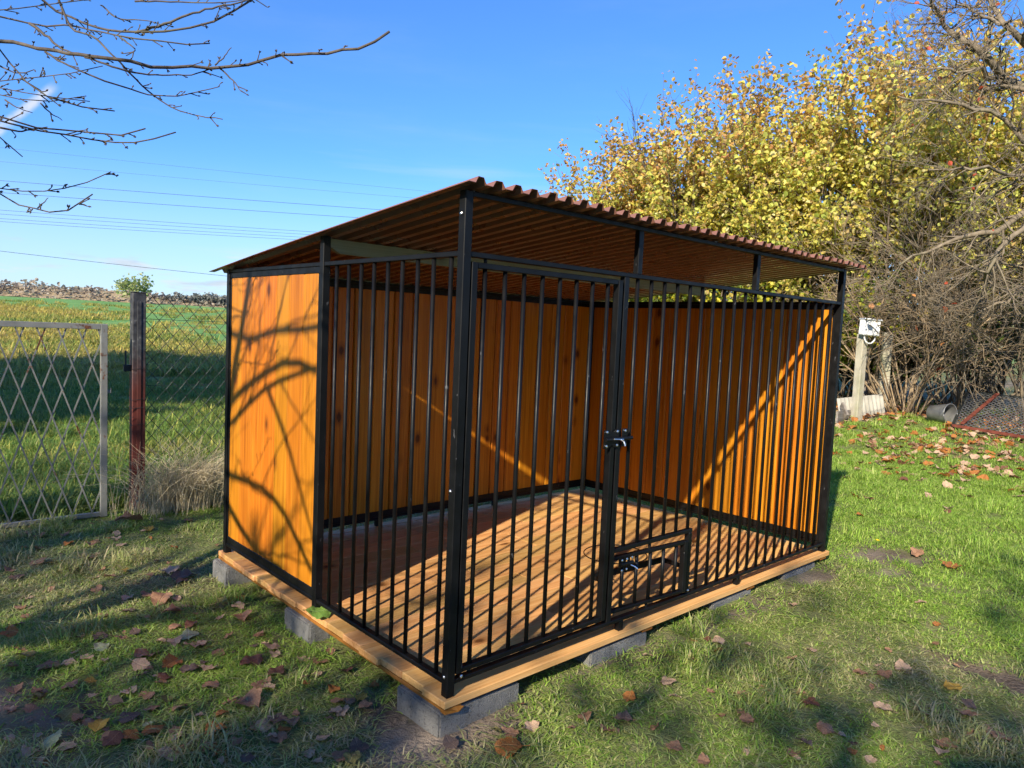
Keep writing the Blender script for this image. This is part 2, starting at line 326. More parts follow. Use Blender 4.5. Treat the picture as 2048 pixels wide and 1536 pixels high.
m = MT('weathered_plank', .85, .2); m.col(m.ramp(m.noise(m.coord(scale=(1, 20, 20)), 2, 5), [(.3, (.13, .11, .09)), (.7, (.30, .26, .22))])); M['plank'] = m.m

# ------------------------------------------------------------------ ground
def axis(lo, hi, step, far, g=1.17):
    a = list(np.arange(lo, hi+step/2, step)); s = step
    while a[-1] < far: s *= g; a.append(a[-1]+s)
    s = step; b = []
    x = lo
    while x > -far: s *= g; x -= s; b.append(x)
    return np.array(b[::-1]+a)
gx, gy = axis(-3, 8, .06, 900), axis(-3, 6, .06, 900)
X, Y = np.meshgrid(gx, gy); Z = gz(X, Y)
E_ = earth(X, Y); Z = Z-.012*E_+.012*E_*(vnoise(X, Y, 14, 11)-.5)+.05*np.clip(E_, 0, 1)*smooth(.9, 1.05, -X)*vnoise(X, Y, 7, 12)
mb = MB(); nx, ny = len(gx), len(gy)
me = bpy.data.meshes.new('ground')
idx = np.arange(nx*ny).reshape(ny, nx); q = np.stack([idx[:-1, :-1], idx[:-1, 1:], idx[1:, 1:], idx[1:, :-1]], -1).reshape(-1, 4)
me.from_pydata(np.stack([X, Y, Z], -1).reshape(-1, 3).tolist(), [], q.tolist())
me.polygons.foreach_set('use_smooth', np.ones(len(me.polygons), bool))
def fattr(me, name, data):
    a = me.attributes.new(name, 'FLOAT', 'POINT'); a.data.foreach_set('value', np.asarray(data, np.float32).ravel())
crop = smooth(-2.5, 2.5, X-7.5-4*(vnoise(X, Y, .1, 21)-.5))*smooth(10, 20, Y)
wild = smooth(3.7, 4.4, Y)*(1-crop)
dry = wild*smooth(9, 20, Y)
for n_, d_ in (('earth', E_), ('crop', crop), ('dry', dry)): fattr(me, n_, d_)
m = MT('soil_and_thatch', .95, .15)
nb = m.noise(m.coord(rand=False), 2.2, 3, .6); nf = m.noise(m.coord(rand=False), 55, 3, .7); nm = m.noise(m.coord(rand=False), 9, 2, .6)
thatch = m.mix(m.rng(nm, .35, .65), (.13, .17, .04), (.22, .22, .09)); thatch = m.mix(m.rng(nf, .4, .65, 0, .5), thatch, (.06, .05, .03))
soil = m.mix(m.rng(nf, .35, .7), (.07, .05, .034), (.19, .145, .105)); soil = m.mix(m.rng(nb, .4, .65, 0, .6), soil, (.38, .30, .215))
c_ = m.mix(m.attr('earth').outputs['Fac'], thatch, soil)
fld = m.mix(m.rng(m.noise(m.coord(rand=False), .8, 6, .7), .35, .65), (.22, .24, .06), (.38, .31, .11)); c_ = m.mix(m.attr('dry').outputs['Fac'], c_, fld)
grn = m.mix(m.rng(m.noise(m.coord(rand=False), .3, 6, .7), .35, .65), (.11, .25, .06), (.17, .31, .09)); c_ = m.mix(m.attr('crop').outputs['Fac'], c_, grn)
m.col(c_); m.bump(nf, .8, .02); me.materials.append(m.m)
ground = tag(link(bpy.data.objects.new('ground', me)), kind='structure')

# ------------------------------------------------------------------ dog kennel
Lx, Wy, T = 2.924, 2.0, 0.0335
ZT, ZB = 1.525, 0.058
BK = M['black']
ken = empty('dog_kennel', (0, 0, 0), 'black barred dog kennel with orange wooden walls and brown corrugated roof', 'kennel')
BEV = .002
def kbox(name, a, b, parent=ken, mat=BK, bev=BEV): return MB().box(a, b, bev).build(name, mat, parent)
HF = 1.703                                    # underside of the front roof beam
kbox('corner_post', (0, 0, 0), (T, T, HF+.018)); kbox('corner_post', (Lx-T, 0, 0), (Lx, T, HF+.018))
kbox('corner_post', (0, Wy-T, 0), (T, Wy, ZT)); kbox('corner_post', (Lx-T, Wy-T, 0), (Lx, Wy, ZT))
kbox('roof_beam', (T, .002, HF), (Lx-T, .030, HF+.0175))
# front
RY0, RY1 = .003, .031
kbox('top_rail', (T, RY0, ZT-.018), (Lx-T, RY1, ZT)); kbox('bottom_rail', (T, RY0, ZB-.016), (Lx-T, RY1, ZB))
kbox('door_jamb', (.845, .0035, ZB), (.875, .0305, ZT-.018))
BR = .0082; YC = .017
def bar_mesh(h):
    mb = MB(); mb.tube([(0, 0, 0), (0, 0, h)], BR, 10, True); return mb.mesh('bar', BK, True)
def autosmooth(me): return me
for xc in (.925, 1.888):
    kbox('short_post', (xc, .004, ZT), (xc+.03, .030, HF)); kbox('foot', (xc+.006, .004, 0), (xc+.036, .030, ZB-.016))
front = kbox('front_panel', (.8765, .005, .352), (1.455, .029, .37))
kb = bar_mesh(ZT-.018-ZB); ks = bar_mesh(ZT-.018-.37)
HX1 = 1.425
MB().box((HX1, .004, ZB), (HX1+.026, .030, .352), BEV).build('hatch_jamb', BK, front)
for i in range(20):
    x = .945+.0965*i
    short = x < HX1+.03
    inst('bar', ks if short else kb, front, (x+random.uniform(-.0012, .0012), YC, .37 if short else ZB), (random.uniform(-.001, .001), random.uniform(-.0016, .0016), 0))
# left side: bars, middle post, top and bottom rail
side = kbox('side_panel', (.003, T, ZB-.016), (.031, .9465, ZB))
MB().box((.003, T, ZT-.018), (.031, .9465, ZT), BEV).build('top_rail', BK, side)
for i in range(9): inst('bar', kb, side, (YC, .087+.0965*i, ZB), (random.uniform(-.0016, .0016), 0, 0))
kbox('middle_post', (0, .9475, .0), (.034, .9805, 1.634))
# door
dz0, dz1 = .0745, 1.492
door = MB().box((.040, .001, dz0), (.066, .033, dz1), BEV).box((.806, .001, dz0), (.832, .033, dz1), BEV).box((.0662, .003, dz1-.02), (.8058, .031, dz1), BEV).box((.0662, .003, dz0), (.8058, .031, dz0+.018), BEV).build('door', BK, ken)
kd = bar_mesh(dz1-dz0-.038)
for i in range(8):
    x = .109+.0923*i; inst('bar', kd, door, (x, YC, dz0+.018))
for z0, z1 in ((ZB, dz0), (dz1, ZT-.018)): MB().tube([(.109, YC, z0), (.109, YC, z1)], .0065, 10).build('hinge_pin', BK, door, True)
def latch(parent, x, y, z, w, h, name='slide_bolt'):
    pl = MB()
    v = [(-.5, -.5), (-.30, -.5), (-.18, -.36), (-.02, -.5), (.12, -.5), (.12, .5), (-.02, .5), (-.18, .36), (-.30, .5), (-.5, .5)]
    n = len(v); pts = [(x+a*w, y, z+b*h) for a, b in v]+[(x+a*w, y-.003, z+b*h) for a, b in v]
    pl.add(pts, [list(range(n))[::-1], list(range(n, 2*n))][::-1]+[[i, (i+1) % n, n+(i+1) % n, n+i] for i in range(n)])
    pl.box((x+.26*w, y-.003, z-.5*h), (x+.5*w, y, z+.5*h), .001)
    pl.tube([(x-.5*w, y-.012, z-.02*h), (x+.62*w, y-.012, z-.02*h)], .008, 10)
    lt = pl.build(name, BK, parent)
    return lt
def bolt(parent, p, ax='y', r=.0065):
    d = {'y': (0, -1, 0), 'x': (-1, 0, 0)}[ax]; p = np.array(p, float); d = np.array(d, float)
    mb = MB(); mb.tube([p, p+d*.003, p+d*.0055], [r, r, r*.55], 10); return mb.build('bolt_head', M['zinc'], parent)
lt = latch(door, .832, -.001, .846, .15, .075)
for a, b in ((-.40, .38), (-.40, -.38), (.04, .38), (.04, -.38), (.38, .38), (.38, -.38)): bolt(ken, (.832+a*.15, -.0045, .846+b*.075))
MB().tube([(.80, -.021, .847), (.86, -.021, .842)], .003, 8).tube([(.846, -.014, .842), (.848, -.034, .836), (.85, -.040, .818)], .0035, 8).build('bolt_handle', M['zinc'], lt)
# revolving feeding hatch, turned a little about its upright pin
hx, hy = 1.135, .017; ha = R(-4)
hat = bpy.data.objects.new('feeding_hatch', None); link(hat, ken); hat.location = (hx, hy, 0); hat.rotation_euler = (0, 0, ha)
w2 = .262; hz0, hz1 = .078, .326
hf = MB().box((-w2, -.014, hz0), (-w2+.022, .014, hz1), BEV).box((w2-.026, -.014, hz0), (w2, .014, hz1), BEV).box((-w2+.0225, -.012, hz1-.016), (w2-.0265, .012, hz1), BEV).box((-w2+.0225, -.012, hz0), (w2-.0265, .012, hz0+.014), BEV)
hf.tube([(0, 0, hz1), (0, 0, .352)], .007, 8).tube([(0, 0, ZB), (0, 0, hz0)], .007, 8).build('hatch_frame', BK, hat)
khb = bar_mesh(hz1-hz0-.030)
for i in range(5): inst('bar', khb, hat, (-.172+.0905*i, 0, hz0+.014))
MB().bar((-.235, .11, .205), (.235, .11, .205), .012, .026).bar((-.235, .014, .205), (-.235, .11, .205), .01, .02).bar((.235, .014, .205), (.235, .11, .205), .01, .02).build('holder_bar', BK, hat)
for cx in (-.04,):
    t = np.linspace(0, 2*np.pi, 33); MB().tube(np.stack([cx+.15*np.cos(t), .165+.14*np.sin(t), np.full(33, .262)], -1), .0026, 6).build('bowl_ring', BK, hat, True)
lt = latch(hat, .955-hx, -.016, .296, .07, .045, 'slide_bolt')
for a, b in ((-.42, .4), (-.42, -.4), (-.02, .4), (-.02, -.4), (.42, .42)): bolt(ken, (.950+a*.085, -.0045+.003*a, .296+b*.055), r=.0055)
MB().tube([(.955, -.022, .296), (.968, -.035, .289), (.975, -.045, .28)], .003, 8).build('bolt_handle', M['zinc'], ken)
for p, ax in (((-.0005, .018, 1.645), 'x'), ((-.0005, .021, .72), 'x'), ((-.0005, .016, .073), 'x'), ((1.40, .0, .094), 'y'), ((1.437, .001, .074), 'y'), ((.06, .0, .065), 'y')): bolt(ken, p, ax, .006)
for z in (.06, .45, .9, 1.36): 
    pass
# wooden walls: each a frame with upright boards
def board_mesh(w, h, t=.018, g=.008):
    mb = MB(); b = g/2
    x0, x1 = b, w-b; c = .005
    prof = [(x0+c, 0), (x1-c, 0), (x1, c), (x1, t-c), (x1-c, t), (x0+c, t), (x0, t-c), (x0, c)]
    n = 8; v = [(x, y, 0) for x, y in prof]+[(x, y, h) for x, y in prof]
    mb.add(v, [list(range(n))[::-1], list(range(n, 2*n))]+[[i, (i+1) % n, n+(i+1) % n, n+i] for i in range(n)])
    mb.box((x1+.0001, t*.7, 0), (w+b, t*.9, h))          # tongue closing the joint
    return mb.mesh('board', M['wall_wood'])
WB0, WB1 = .097, 1.478
def wall(name, p, ang, length, inner=1):
    """frame along local x from p, boards inside it"""
    root = bpy.data.objects.new(name, None)
    fr = MB().box((0, 0, ZB-.018), (length, .028, ZB), BEV).box((0, .002, ZB+.0005), (length, .026, WB0), BEV).box((0, 0, ZT-.018), (length, .028, ZT), BEV).box((0, .002, WB1), (length, .026, ZT-.0185), BEV)
    fr.box((0, .0025, WB0+.0005), (.016, .0255, WB1-.0005), BEV).box((length-.016, .0025, WB0+.0005), (length, .0255, WB1-.0005), BEV)
    o = fr.build(name, BK, ken); o.location = p; o.rotation_euler = (0, 0, ang)
    n = max(1, round((length-.032)/.1445)); w = (length-.032)/n; bm_ = board_mesh(w, WB1-WB0)
    for i in range(n): inst('board', bm_, o, (.016+i*w, .005+random.uniform(-.0006, .0006), WB0))
    return o
wall('back_wall', (T+.001, Wy-.031, 0), 0, Lx-2*T-.002)
wall('right_wall', (Lx-.003, T+.001, 0), R(90), Wy-2*T-.002)
wall('side_wall', (.031, .9815, 0), R(90), Wy-T-.9825)
for x in (.95, 1.93): kbox('foot', (x, Wy-.030, 0), (x+.03, Wy-.004, ZB-.018))
kbox('foot', (Lx-.03, .95, 0), (Lx-.004, .98, ZB-.018)); kbox('short_post', (Lx-.03, .955, ZT), (Lx-.004, .98, 1.575))
# purlin of treated timber with a bevelled end
SL = .0975                                     # fall of the roof per metre
def roofz(y): return HF+.0178-SL*(y-.016)      # underside of the valleys
pz1 = roofz(.985)-.001
MB().add([(.036, .955, 1.590), (.085, .955, 1.566), (Lx-.02, .955, 1.566), (Lx-.02, .955, pz1), (.036, .955, pz1), (.036, .985, 1.590), (.085, .985, 1.566), (Lx-.02, .985, 1.566), (Lx-.02, .985, pz1), (.036, .985, pz1)],
         [(0, 1, 2, 3, 4), (9, 8, 7, 6, 5), (0, 5, 6, 1), (1, 6, 7, 2), (2, 7, 8, 3), (3, 8, 9, 4), (4, 9, 5, 0)]).build('purlin', M['purlin_wood'], ken)
# corrugated sheet: trapezium ribs running down the slope
prof = []; x = -.052; P_, H_ = .0815, .021
while x < Lx+.06:
    prof += [(x, 0), (x+.030, 0), (x+.043, H_), (x+.068, H_)]; x += P_
prof.append((x, 0))
mb = MB(); ys = [-.072, .5, 1.0, 1.5, 2.115]; n = len(prof)
for k, y in enumerate(ys):
    s_ = .004 if k == len(ys)-1 else 0
    mb.v.append(np.array([(a, y+(.006*math.sin(a*9)+.004*math.sin(a*31) if k == 0 else 0), roofz(y)+b+.001+.0015*math.sin(a*5+k)-s_) for a, b in prof])); mb.n += n
for k in range(len(ys)-1):
    for i in range(n-1): mb.f.append([k*n+i, k*n+i+1, (k+1)*n+i+1, (k+1)*n+i])
ro = mb.build('roof', M['roof'], ken); sm = ro.modifiers.new('thickness', 'SOLIDIFY'); sm.thickness = .0014; sm.offset = 1
for i in range(4, n-8, 24):
    for y in (.016, .97, 1.985):
        a = prof[i][0]+.015; MB().tube([(a, y, roofz(y)+.002), (a, y, roofz(y)+.008)], .006, 6).build('roof_screw', M['zinc'], ken)

# ------------------------------------------------------------------ deck on concrete blocks
deck = empty('wooden_deck', (0, 0, 0), 'orange plank deck under the dog kennel, resting on concrete blocks', 'deck')
ye = [-.014, .121, .262, .400, .539, .682, .822, .966, 1.108, 1.252, 1.397, 1.538, 1.682, 1.822, 1.958, 2.035]
for i, (a, b) in enumerate(zip(ye[:-1], ye[1:])):
    l = -.014-random.uniform(-.006, .012)+(.010 if i == 1 else 0); r_ = Lx+.012+random.uniform(0, .02)
    h = random.uniform(-.0012, .0)
    mb = MB(); g = .0012
    # two lengths butted somewhere under the kennel, split differently in each row
    x = l; cuts = [1.35+.5*math.sin(i*2.4), r_]
    if i == 0: cuts = [r_]
    for cx in cuts:
        mb = MB(); mb.box((x, a+g, -.027+h), (cx-.001, b-g, h), .0025); o = mb.build('plank', M['deck_wood'], deck); x = cx
for y0, x0 in ((.0, 0), (0, 1.1), (0, 2.0), (0, Lx-.06)):
    MB().box((x0-.012, y0-.008, -.043), (x0+.06, 2.03, -.0285), .002).build('batten', M['batten_wood'], deck)
# splintered corner
v = [(-.018, -.016, -.029), (.035, -.028, -.040), (.062, -.020, -.034), (.03, -.004, -.030), (-.016, .012, -.030), (-.018, -.016, -.043), (.035, -.028, -.043), (.062, -.020, -.038), (.03, -.004, -.043), (-.016, .012, -.043)]
MB().add(v, [(0, 1, 2, 3, 4), (9, 8, 7, 6, 5)]+[(i, 5+i, 5+(i+1) % 5, (i+1) % 5) for i in range(5)]).build('splinter', M['batten_wood'], deck)
blocks = [(-.030, -.004, .375, .262, 'pale concrete block under the near corner post of the deck'), (-.034, .93, .26, .25, 'concrete block under the left edge of the deck, below the green leaf'), (-.04, 1.84, .24, .20, 'concrete block under the far left end of the deck, nearest the fence'),
          (.745, -.004, .375, .25, 'concrete block under the front edge of the deck, below the kennel door latch'), (1.665, -.004, .375, .25, 'concrete block under the front edge of the deck, right of the feeding hatch'), (2.40, -.004, .40, .25, 'concrete block under the front edge at the right end of the deck'),
          (2.5, 1.78, .375, .25, 'concrete block hidden under the far right corner of the deck')]
for k, (x, y, a, b, lab) in enumerate(blocks):
    bm = bmesh.new(); bmesh.ops.create_cube(bm, size=1)
    for v in bm.verts: v.co = Vector((v.co.x*a+a/2, v.co.y*b+b/2, v.co.z*.14))
    bmesh.ops.bevel(bm, geom=list(bm.edges), offset=.006, segments=2, affect='EDGES')
    me = bpy.data.meshes.new('concrete_block'); bm.to_mesh(me); bm.free(); me.materials.append(M['concrete'])
    o = inst('concrete_block', me, None, (x, y, -.0435-.07), (0, 0, random.uniform(-.015, .015)))
    tag(o, lab, 'block', 'concrete blocks under the deck')

# ------------------------------------------------------------------ gate, post and chain link on the left
GY = 3.66; gzg = float(gz(-.5, GY))
gate = empty('garden_gate', (-.17, GY, gzg), 'pale peeling metal gate with diamond lattice, left of the red post', 'gate')
gw, gh = 1.55, 1.335
MB().box((-.042, -.014, .0), (0, .014, gh), .002).build('stile', M['gate'], gate); MB().box((-gw, -.014, 0), (-gw+.042, .014, gh), .002).build('stile', M['gate'], gate)
MB().box((-gw+.043, -.013, gh-.038), (-.043, .013, gh-.001), .002).build('top_rail', M['gate'], gate); MB().box((-gw+.043, -.013, .005), (-.043, .013, .035), .002).build('bottom_rail', M['gate'], gate)
def slat(p, q, parent, mat, w=.003, h=.013): return MB().bar(p, q, w, h, (0, 1, 0)).build('lattice_strip', mat, parent)
dw, dh = .118, .34; x0, x1, z0, z1 = -gw+.043, -.043, .036, gh-.039
for sgn in (1, -1):
    k = -20
    while k < 45:
        # line x = xs + sgn*dw/dh*(z-z0)
        xs = x0+k*dw+(0 if sgn > 0 else .0); sl = sgn*dw/dh
        za, zb = z0, z1
        xa, xb = xs, xs+sl*(z1-z0)
        def clip(xc, zc): return xc
        pts = []
        for (xx, zz) in ((xa, za), (xb, zb)):
            if xx < x0: zz = z0+(x0-xs)/sl; xx = x0
            if xx > x1: zz = z0+(x1-xs)/sl; xx = x1
            pts.append((xx, zz))
        k += 1
        if max(xa, xb) <= x0 or min(xa, xb) >= x1: continue
        (xa, za), (xb, zb) = pts
        if math.hypot(xa-xb, za-zb) < .03: continue
        MB().bar((xa, .003*sgn, za), (xb, .003*sgn, zb), .009, .003, (0, 1, 0)).build('lattice_strip', M['gate'], gate)
MB().box((.001, -.006, .86), (.024, .006, .882), .001).box((.018, -.0055, .859), (.024, .0055, .895), .001).build('strike_plate', M['gate'], gate)
PX_, PY_ = .0, 3.70; pzg = float(gz(.06, PY_))
post = empty('fence_post', (PX_, PY_, pzg), 'square dark red steel post between the metal gate and chain link', 'post')
MB().box((0, 0, -.2), (.088, .07, 1.56), .004).build('post_body', M['red_post'], post); MB().box((-.002, -.002, 1.5605), (.090, .072, 1.568), .002).build('cap', M['red_post'], post)
MB().box((.03, -.006, .0), (.056, -.0005, 1.5), .001).build('channel_strip', M['red_post'], post)
MB().box((-.05, .02, 1.005), (-.0005, .045, 1.05), .003).tube([(-.037, .03, 1.0), (-.037, .03, 1.15)], .0065, 8).tube([(-.052, .03, 1.045), (-.037, .03, 1.045)], .006, 8).build('gate_catch', M['wire'], post)
t = np.linspace(0, 1, 14)
for zz, am in ((.70, .012), (.77, .02)):
    MB().tube(np.stack([-.19+.20*t, .0-.01+.0*t, zz-.03*t+am*np.sin(t*14)], -1), .0017, 5).build('tie_wire', M['wire'], post, True)
for zz in (.62, .74, .80, 1.02):
    MB().tube([(-.004, -.008, zz), (.092, -.008, zz+.01), (.094, .074, zz), (-.004, .074, zz+.012), (-.004, -.008, zz)], .0016, 5).build('tie_wire', M['wire'], post)
# chain link: zigzag wires, each one a part
cl = empty('chain_link_fence', (.09, 3.735, gzg), 'dark wire chain link fence running from the red post behind the kennel', 'fence')
cw, ch, top = .096, .112, 1.49
nzig = int(3.6/cw)
zz = np.arange(0, top+ch/4, ch/2); nzz = len(zz)
def zig(sgn):
    x = np.where(np.arange(nzz) % 2 == 0, 0, cw/2); y = np.where(np.arange(nzz) % 2 == 0, .003, -.003)*sgn
    p = np.stack([x, y, zz], -1); e = np.array([[x[-1]+(cw*.22 if x[-1] == 0 else -cw*.22), y[-1], zz[-1]+ch*.24]])
    return MB().tube(np.concatenate([p, e]), .0030, 5).mesh('link_wire', M['wire'])
za, zb_ = zig(1), zig(-1)
for i in range(nzig):
    inst('link_wire', za, cl, (i*cw, 0, .03)); inst('link_wire', zb_, cl, (i*cw+cw, 0, .03), (0, 0, math.pi))
for z_ in (.9, 1.38): MB().tube([(0, 0, z_), (3.6, 0, z_)], .0018, 5).build('line_wire', M['wire'], cl)
post2 = empty('steel_post', (3.72, 3.72, gzg), 'slim steel fence post hidden behind the kennel back wall', 'post')
MB().box((0, 0, -.2), (.05, .05, 1.5), .003).build('post_body', M['red_post'], post2)

# ------------------------------------------------------------------ plants: generators
def rot_about(v, k, a):
    return v*math.cos(a)+np.cross(k, v)*math.sin(a)+k*k.dot(v)*(1-math.cos(a))
def unit(v): return v/(np.linalg.norm(v)+1e-12)
def limb(p, d, length, seg, wander, g, rs):
    pts = [np.array(p, float)]; d = unit(np.array(d, float)); h = length/seg
    for i in range(seg):
        d = unit(d+rs.normal(0, wander, 3)+np.array([0, 0, g])); pts.append(pts[-1]+d*h)
    return np.array(pts)
MINR = [.0012]
def branch_tree(mb, p, d, length, r, level, rs, cfg, tips):
    """recursive limbs; cfg: list per level of (segments, wander, gravity, children, angle, length ratio, sides)"""
    seg, wan, g, nch, ang, lr, sides = cfg[level]
    pts = limb(p, d, length, seg, wan, g, rs)
    rad = np.linspace(r, r*(.45 if level < len(cfg)-1 else .35), len(pts))
    mb.tube(pts, rad, sides, level == 0)
    if level == len(cfg)-1: tips.append(pts); return
    if level == len(cfg)-2: tips.append(pts[len(pts)//2:])
    n = max(1, int(round(nch*rs.uniform(.75, 1.25))))
    for i in range(n):
        u = rs.uniform(.28 if level else .4, 1.0) if i else 1.0
        k = min(len(pts)-2, int(u*(len(pts)-1))); fr = u*(len(pts)-1)-k; q = pts[k]*(1-fr)+pts[k+1]*fr
        t = unit(pts[k+1]-pts[k]); ax = unit(np.cross(t, rs.normal(0, 1, 3)))
        nd = rot_about(t, ax, ang*rs.uniform(.5, 1.3) if i else ang*.35)
        branch_tree(mb, q, nd, length*lr*rs.uniform(.6, 1.15)*(1.15-.4*u), max(MINR[0], rad[k]*.62), level+1, rs, cfg, tips)
def leaf_cloud(points, size, cols, weights, rs, up=.25, jit=.06):
    n = len(points); P0 = points+rs.normal(0, jit, (n, 3))
    nrm = rs.normal(0, 1, (n, 3)); nrm[:, 2] = np.abs(nrm[:, 2])*1.0+up; nrm /= np.linalg.norm(nrm, axis=1)[:, None]
    a = np.cross(nrm, rs.normal(0, 1, (n, 3))); a /= np.linalg.norm(a, axis=1)[:, None]; b = np.cross(nrm, a)
    s = size*rs.uniform(.65, 1.2, n)[:, None]
    fold = rs.uniform(.05, .3, n)[:, None]*s
    sh = [(0, 0, 0), (-.40, .28, 1), (-.36, .72, 1), (0, 1.05, 0), (.36, .72, 1), (.40, .28, 1)]
    V = np.stack([P0+a*(x*s)+b*((y-.4)*s)+nrm*(z*fold) for x, y, z in sh], 1)
    i0 = np.arange(n)*6
    F = np.concatenate([np.stack([i0, i0+3, i0+2, i0+1], -1), np.stack([i0, i0+5, i0+4, i0+3], -1)])
    ci = rs.choice(len(cols), n, p=np.array(weights)/sum(weights)); C_ = np.array(cols)[ci]*rs.uniform(.75, 1.2, (n, 1))
    return V.reshape(-1, 3), F, np.repeat(np.clip(C_, 0, 1), 6, 0)
def cloud_obj(name, data, mat, parent):
    V, F, C_ = data; me = bpy.data.meshes.new(name); me.from_pydata(V.tolist(), [], F.tolist())
    a = me.attributes.new('tint', 'FLOAT_COLOR', 'POINT'); a.data.foreach_set('color', np.concatenate([C_, np.ones((len(C_), 1))], 1).astype(np.float32).ravel())
    me.materials.append(mat); me.update(); return link(bpy.data.objects.new(name, me), parent)
HAZ = [(.76, .66, .13), (.72, .69, .15), (.58, .63, .14), (.72, .56, .15), (.58, .42, .17), (.36, .43, .08), (.74, .67, .30)]
def shrub(name, label, cat, base, height, spread, nst, nleaf, lsize, seed, cols=HAZ, wts=(5, 5, 4, 3, 2, 2, 2), group=None, mat='leaf', bark='bark_hazel', topcols=None, low=.05, cfg=None, vase=.55):
    rs = np.random.default_rng(seed); root = empty(name, tuple(base), label, cat, group); mb = MB(); tips = []
    cfg = cfg or [(7, .07, .05, 9, .75, .42, 5), (5, .10, .06, 4, .7, .5, 3), (3, .12, .0, 0, .6, .5, 3)]
    for i in range(nst):
        an = i*2.399+rs.uniform(-.3, .3); fr = math.sqrt((i+.5)/nst)
        d = np.array([math.cos(an)*fr*vase*spread/height*2, math.sin(an)*fr*vase*spread/height*2, 1.])
        h = height*rs.uniform(.62, 1.0)*(1-.22*fr)
        branch_tree(mb, (math.cos(an)*.22*fr, math.sin(an)*.22*fr, -.05), d, h, .012+.006*height*rs.uniform(.6, 1.1)*.5, 0, rs, cfg, tips)
    mb.build('trunk', M[bark], root, True)
    pts = np.concatenate([t if len(t) > 2 else t for t in tips]); pts = pts[pts[:, 2] > low*height]
    # denser low down, thinning towards the top
    w = 1.2-.55*(pts[:, 2]/height)**1.8; w = np.clip(w, .12, 2)
    pick = pts[rs.choice(len(pts), nleaf, p=w/w.sum())]
    V, F, C_ = leaf_cloud(pick, lsize, cols, wts, rs, jit=lsize*.75)
    if topcols:
        k = np.repeat(pick[:, 2]/height+rs.normal(0, .12, len(pick)) > .86, 6)
        C_[k] = np.repeat(np.array(topcols)[rs.integers(0, len(topcols), len(pick))]*rs.uniform(.8, 1.2, (len(pick), 1)), 6, 0)[k]
    cloud_obj('crown', (V, F, np.clip(C_, 0, 1)), M[mat], root); return root
def put(px, py_ground_depth):
    p = depth_point(px, 700, py_ground_depth); return np.array([p[0], p[1], float(gz(p[0], p[1]))])
TOPC = [(.60, .36, .11), (.68, .45, .12), (.52, .27, .10), (.66, .50, .16)]
MINR[0] = .0048
hedge = [(1195, 14.6, 345, .75, 'small yellow-leaved hazel bush just right of the roof peak'), (1262, 14.2, 268, 1.15, 'rounded yellow hazel bush behind the middle of the roof'), (1430, 13.6, 205, 1.3, 'tall yellow hazel bush with a bare twig on its left side'), (1588, 13.0, 140, 1.5, 'golden hazel bush rising behind the right end of the roof'),
         (1770, 12.3, 78, 1.6, 'tallest hazel bush, tan leaves thinning out at its top'), (1965, 12.6, 120, 1.5, 'yellow hazel bush half hidden behind bare twigs at the right edge')]
for k, (px, D, top, spr, lab) in enumerate(hedge):
    b = put(px, D); h = (depth_point(px, top, D)[2]-b[2])*(.90, .93, .90, .94, 1.02, .97)[k]
    shrub('hazel_bush', lab, 'bush', b, h, spr, 20+2*k, 18500+1300*k, .078, 100+k, group='yellow hazel bushes along the right', topcols=TOPC)
# green understorey that closes the hedge low down
for k, (px, D, h, lab) in enumerate([(1330, 14.0, 2.7, 'green and yellow undergrowth bush seen between roof and rail'), (1530, 13.2, 2.6, 'leafy low bush seen under the right end of the roof'), (1690, 12.6, 2.5, 'green-yellow low bush just right of the kennel post')]):
    shrub('undergrowth_bush', lab, 'bush', put(px, D), h, 1.3, 18, 7600, .08, 140+k, cols=[(.55, .50, .04), (.42, .46, .05), (.22, .32, .04), (.14, .22, .04)], wts=(3, 4, 3, 2), group='low green bushes in the hedge', low=.02)
for k, (px, D, h, lab) in enumerate([(2010, 12.4, 2.3, 'dark evergreen bush behind the lattice panel at the right edge'), (1880, 13.2, 2.1, 'dark evergreen bush deep behind the tan stems'), (1745, 12.9, 1.9, 'added dark backdrop bush filling the gap behind the meter post')]):  # the one behind the meter post is an added dark backdrop for the thicket
    shrub('evergreen_bush', lab, 'bush', put(px, D), h, 1.5, 16, 6500, .065, 160+k, cols=[(.05, .09, .02), (.08, .13, .03), (.12, .17, .04)], wts=(4, 3, 2), mat='leaf_dark', group='dark evergreen bushes', low=.02)
# bare bushes: fans of arching stems
def bare_bush(name, label, base, height, spread, nst, seed, bark, lean=(0, 0), group=None, arch=-.05, nch=9, redleaf=0):
    rs = np.random.default_rng(seed); root = empty(name, tuple(base), label, 'bush', group); mb = MB(); tips = []
    cfg = [(9, .10, arch, nch, .7, .55, 5), (6, .16, arch*.8, 6, .75, .55, 3), (4, .2, -.02, 0, .6, .5, 3)]
    for i in range(nst):
        an = rs.uniform(0, 2*np.pi); d = np.array([math.cos(an)*spread/height+lean[0], math.sin(an)*spread/height+lean[1], 1.])
        branch_tree(mb, (math.cos(an)*rs.uniform(0, .3), math.sin(an)*rs.uniform(0, .3), -.05), d, height*rs.uniform(.7, 1.25), rs.uniform(.010, .021), 0, rs, cfg, tips)
    mb.build('stems', M[bark], root, True)
    if redleaf:
        pts = np.concatenate(tips); pick = pts[rs.integers(0, len(pts), redleaf)]
        cloud_obj('leaves', leaf_cloud(pick, .085, [(.55, .12, .05), (.50, .22, .08), (.5, .4, .08)], (2, 3, 4), rs), M['leaf'], root)
    return root
bare_bush('bare_bush', 'tan many-stemmed bare bush beside the meter post', put(1815, 11.0), 2.1, .95, 26, 31, 'bark_tan', (-.1, .1), redleaf=10)
bare_bush('bare_bush', 'grey-brown tangled bare bush behind the bucket', put(1930, 11.4), 2.6, 1.2, 26, 33, 'bark_light', (.0, .0), redleaf=14)
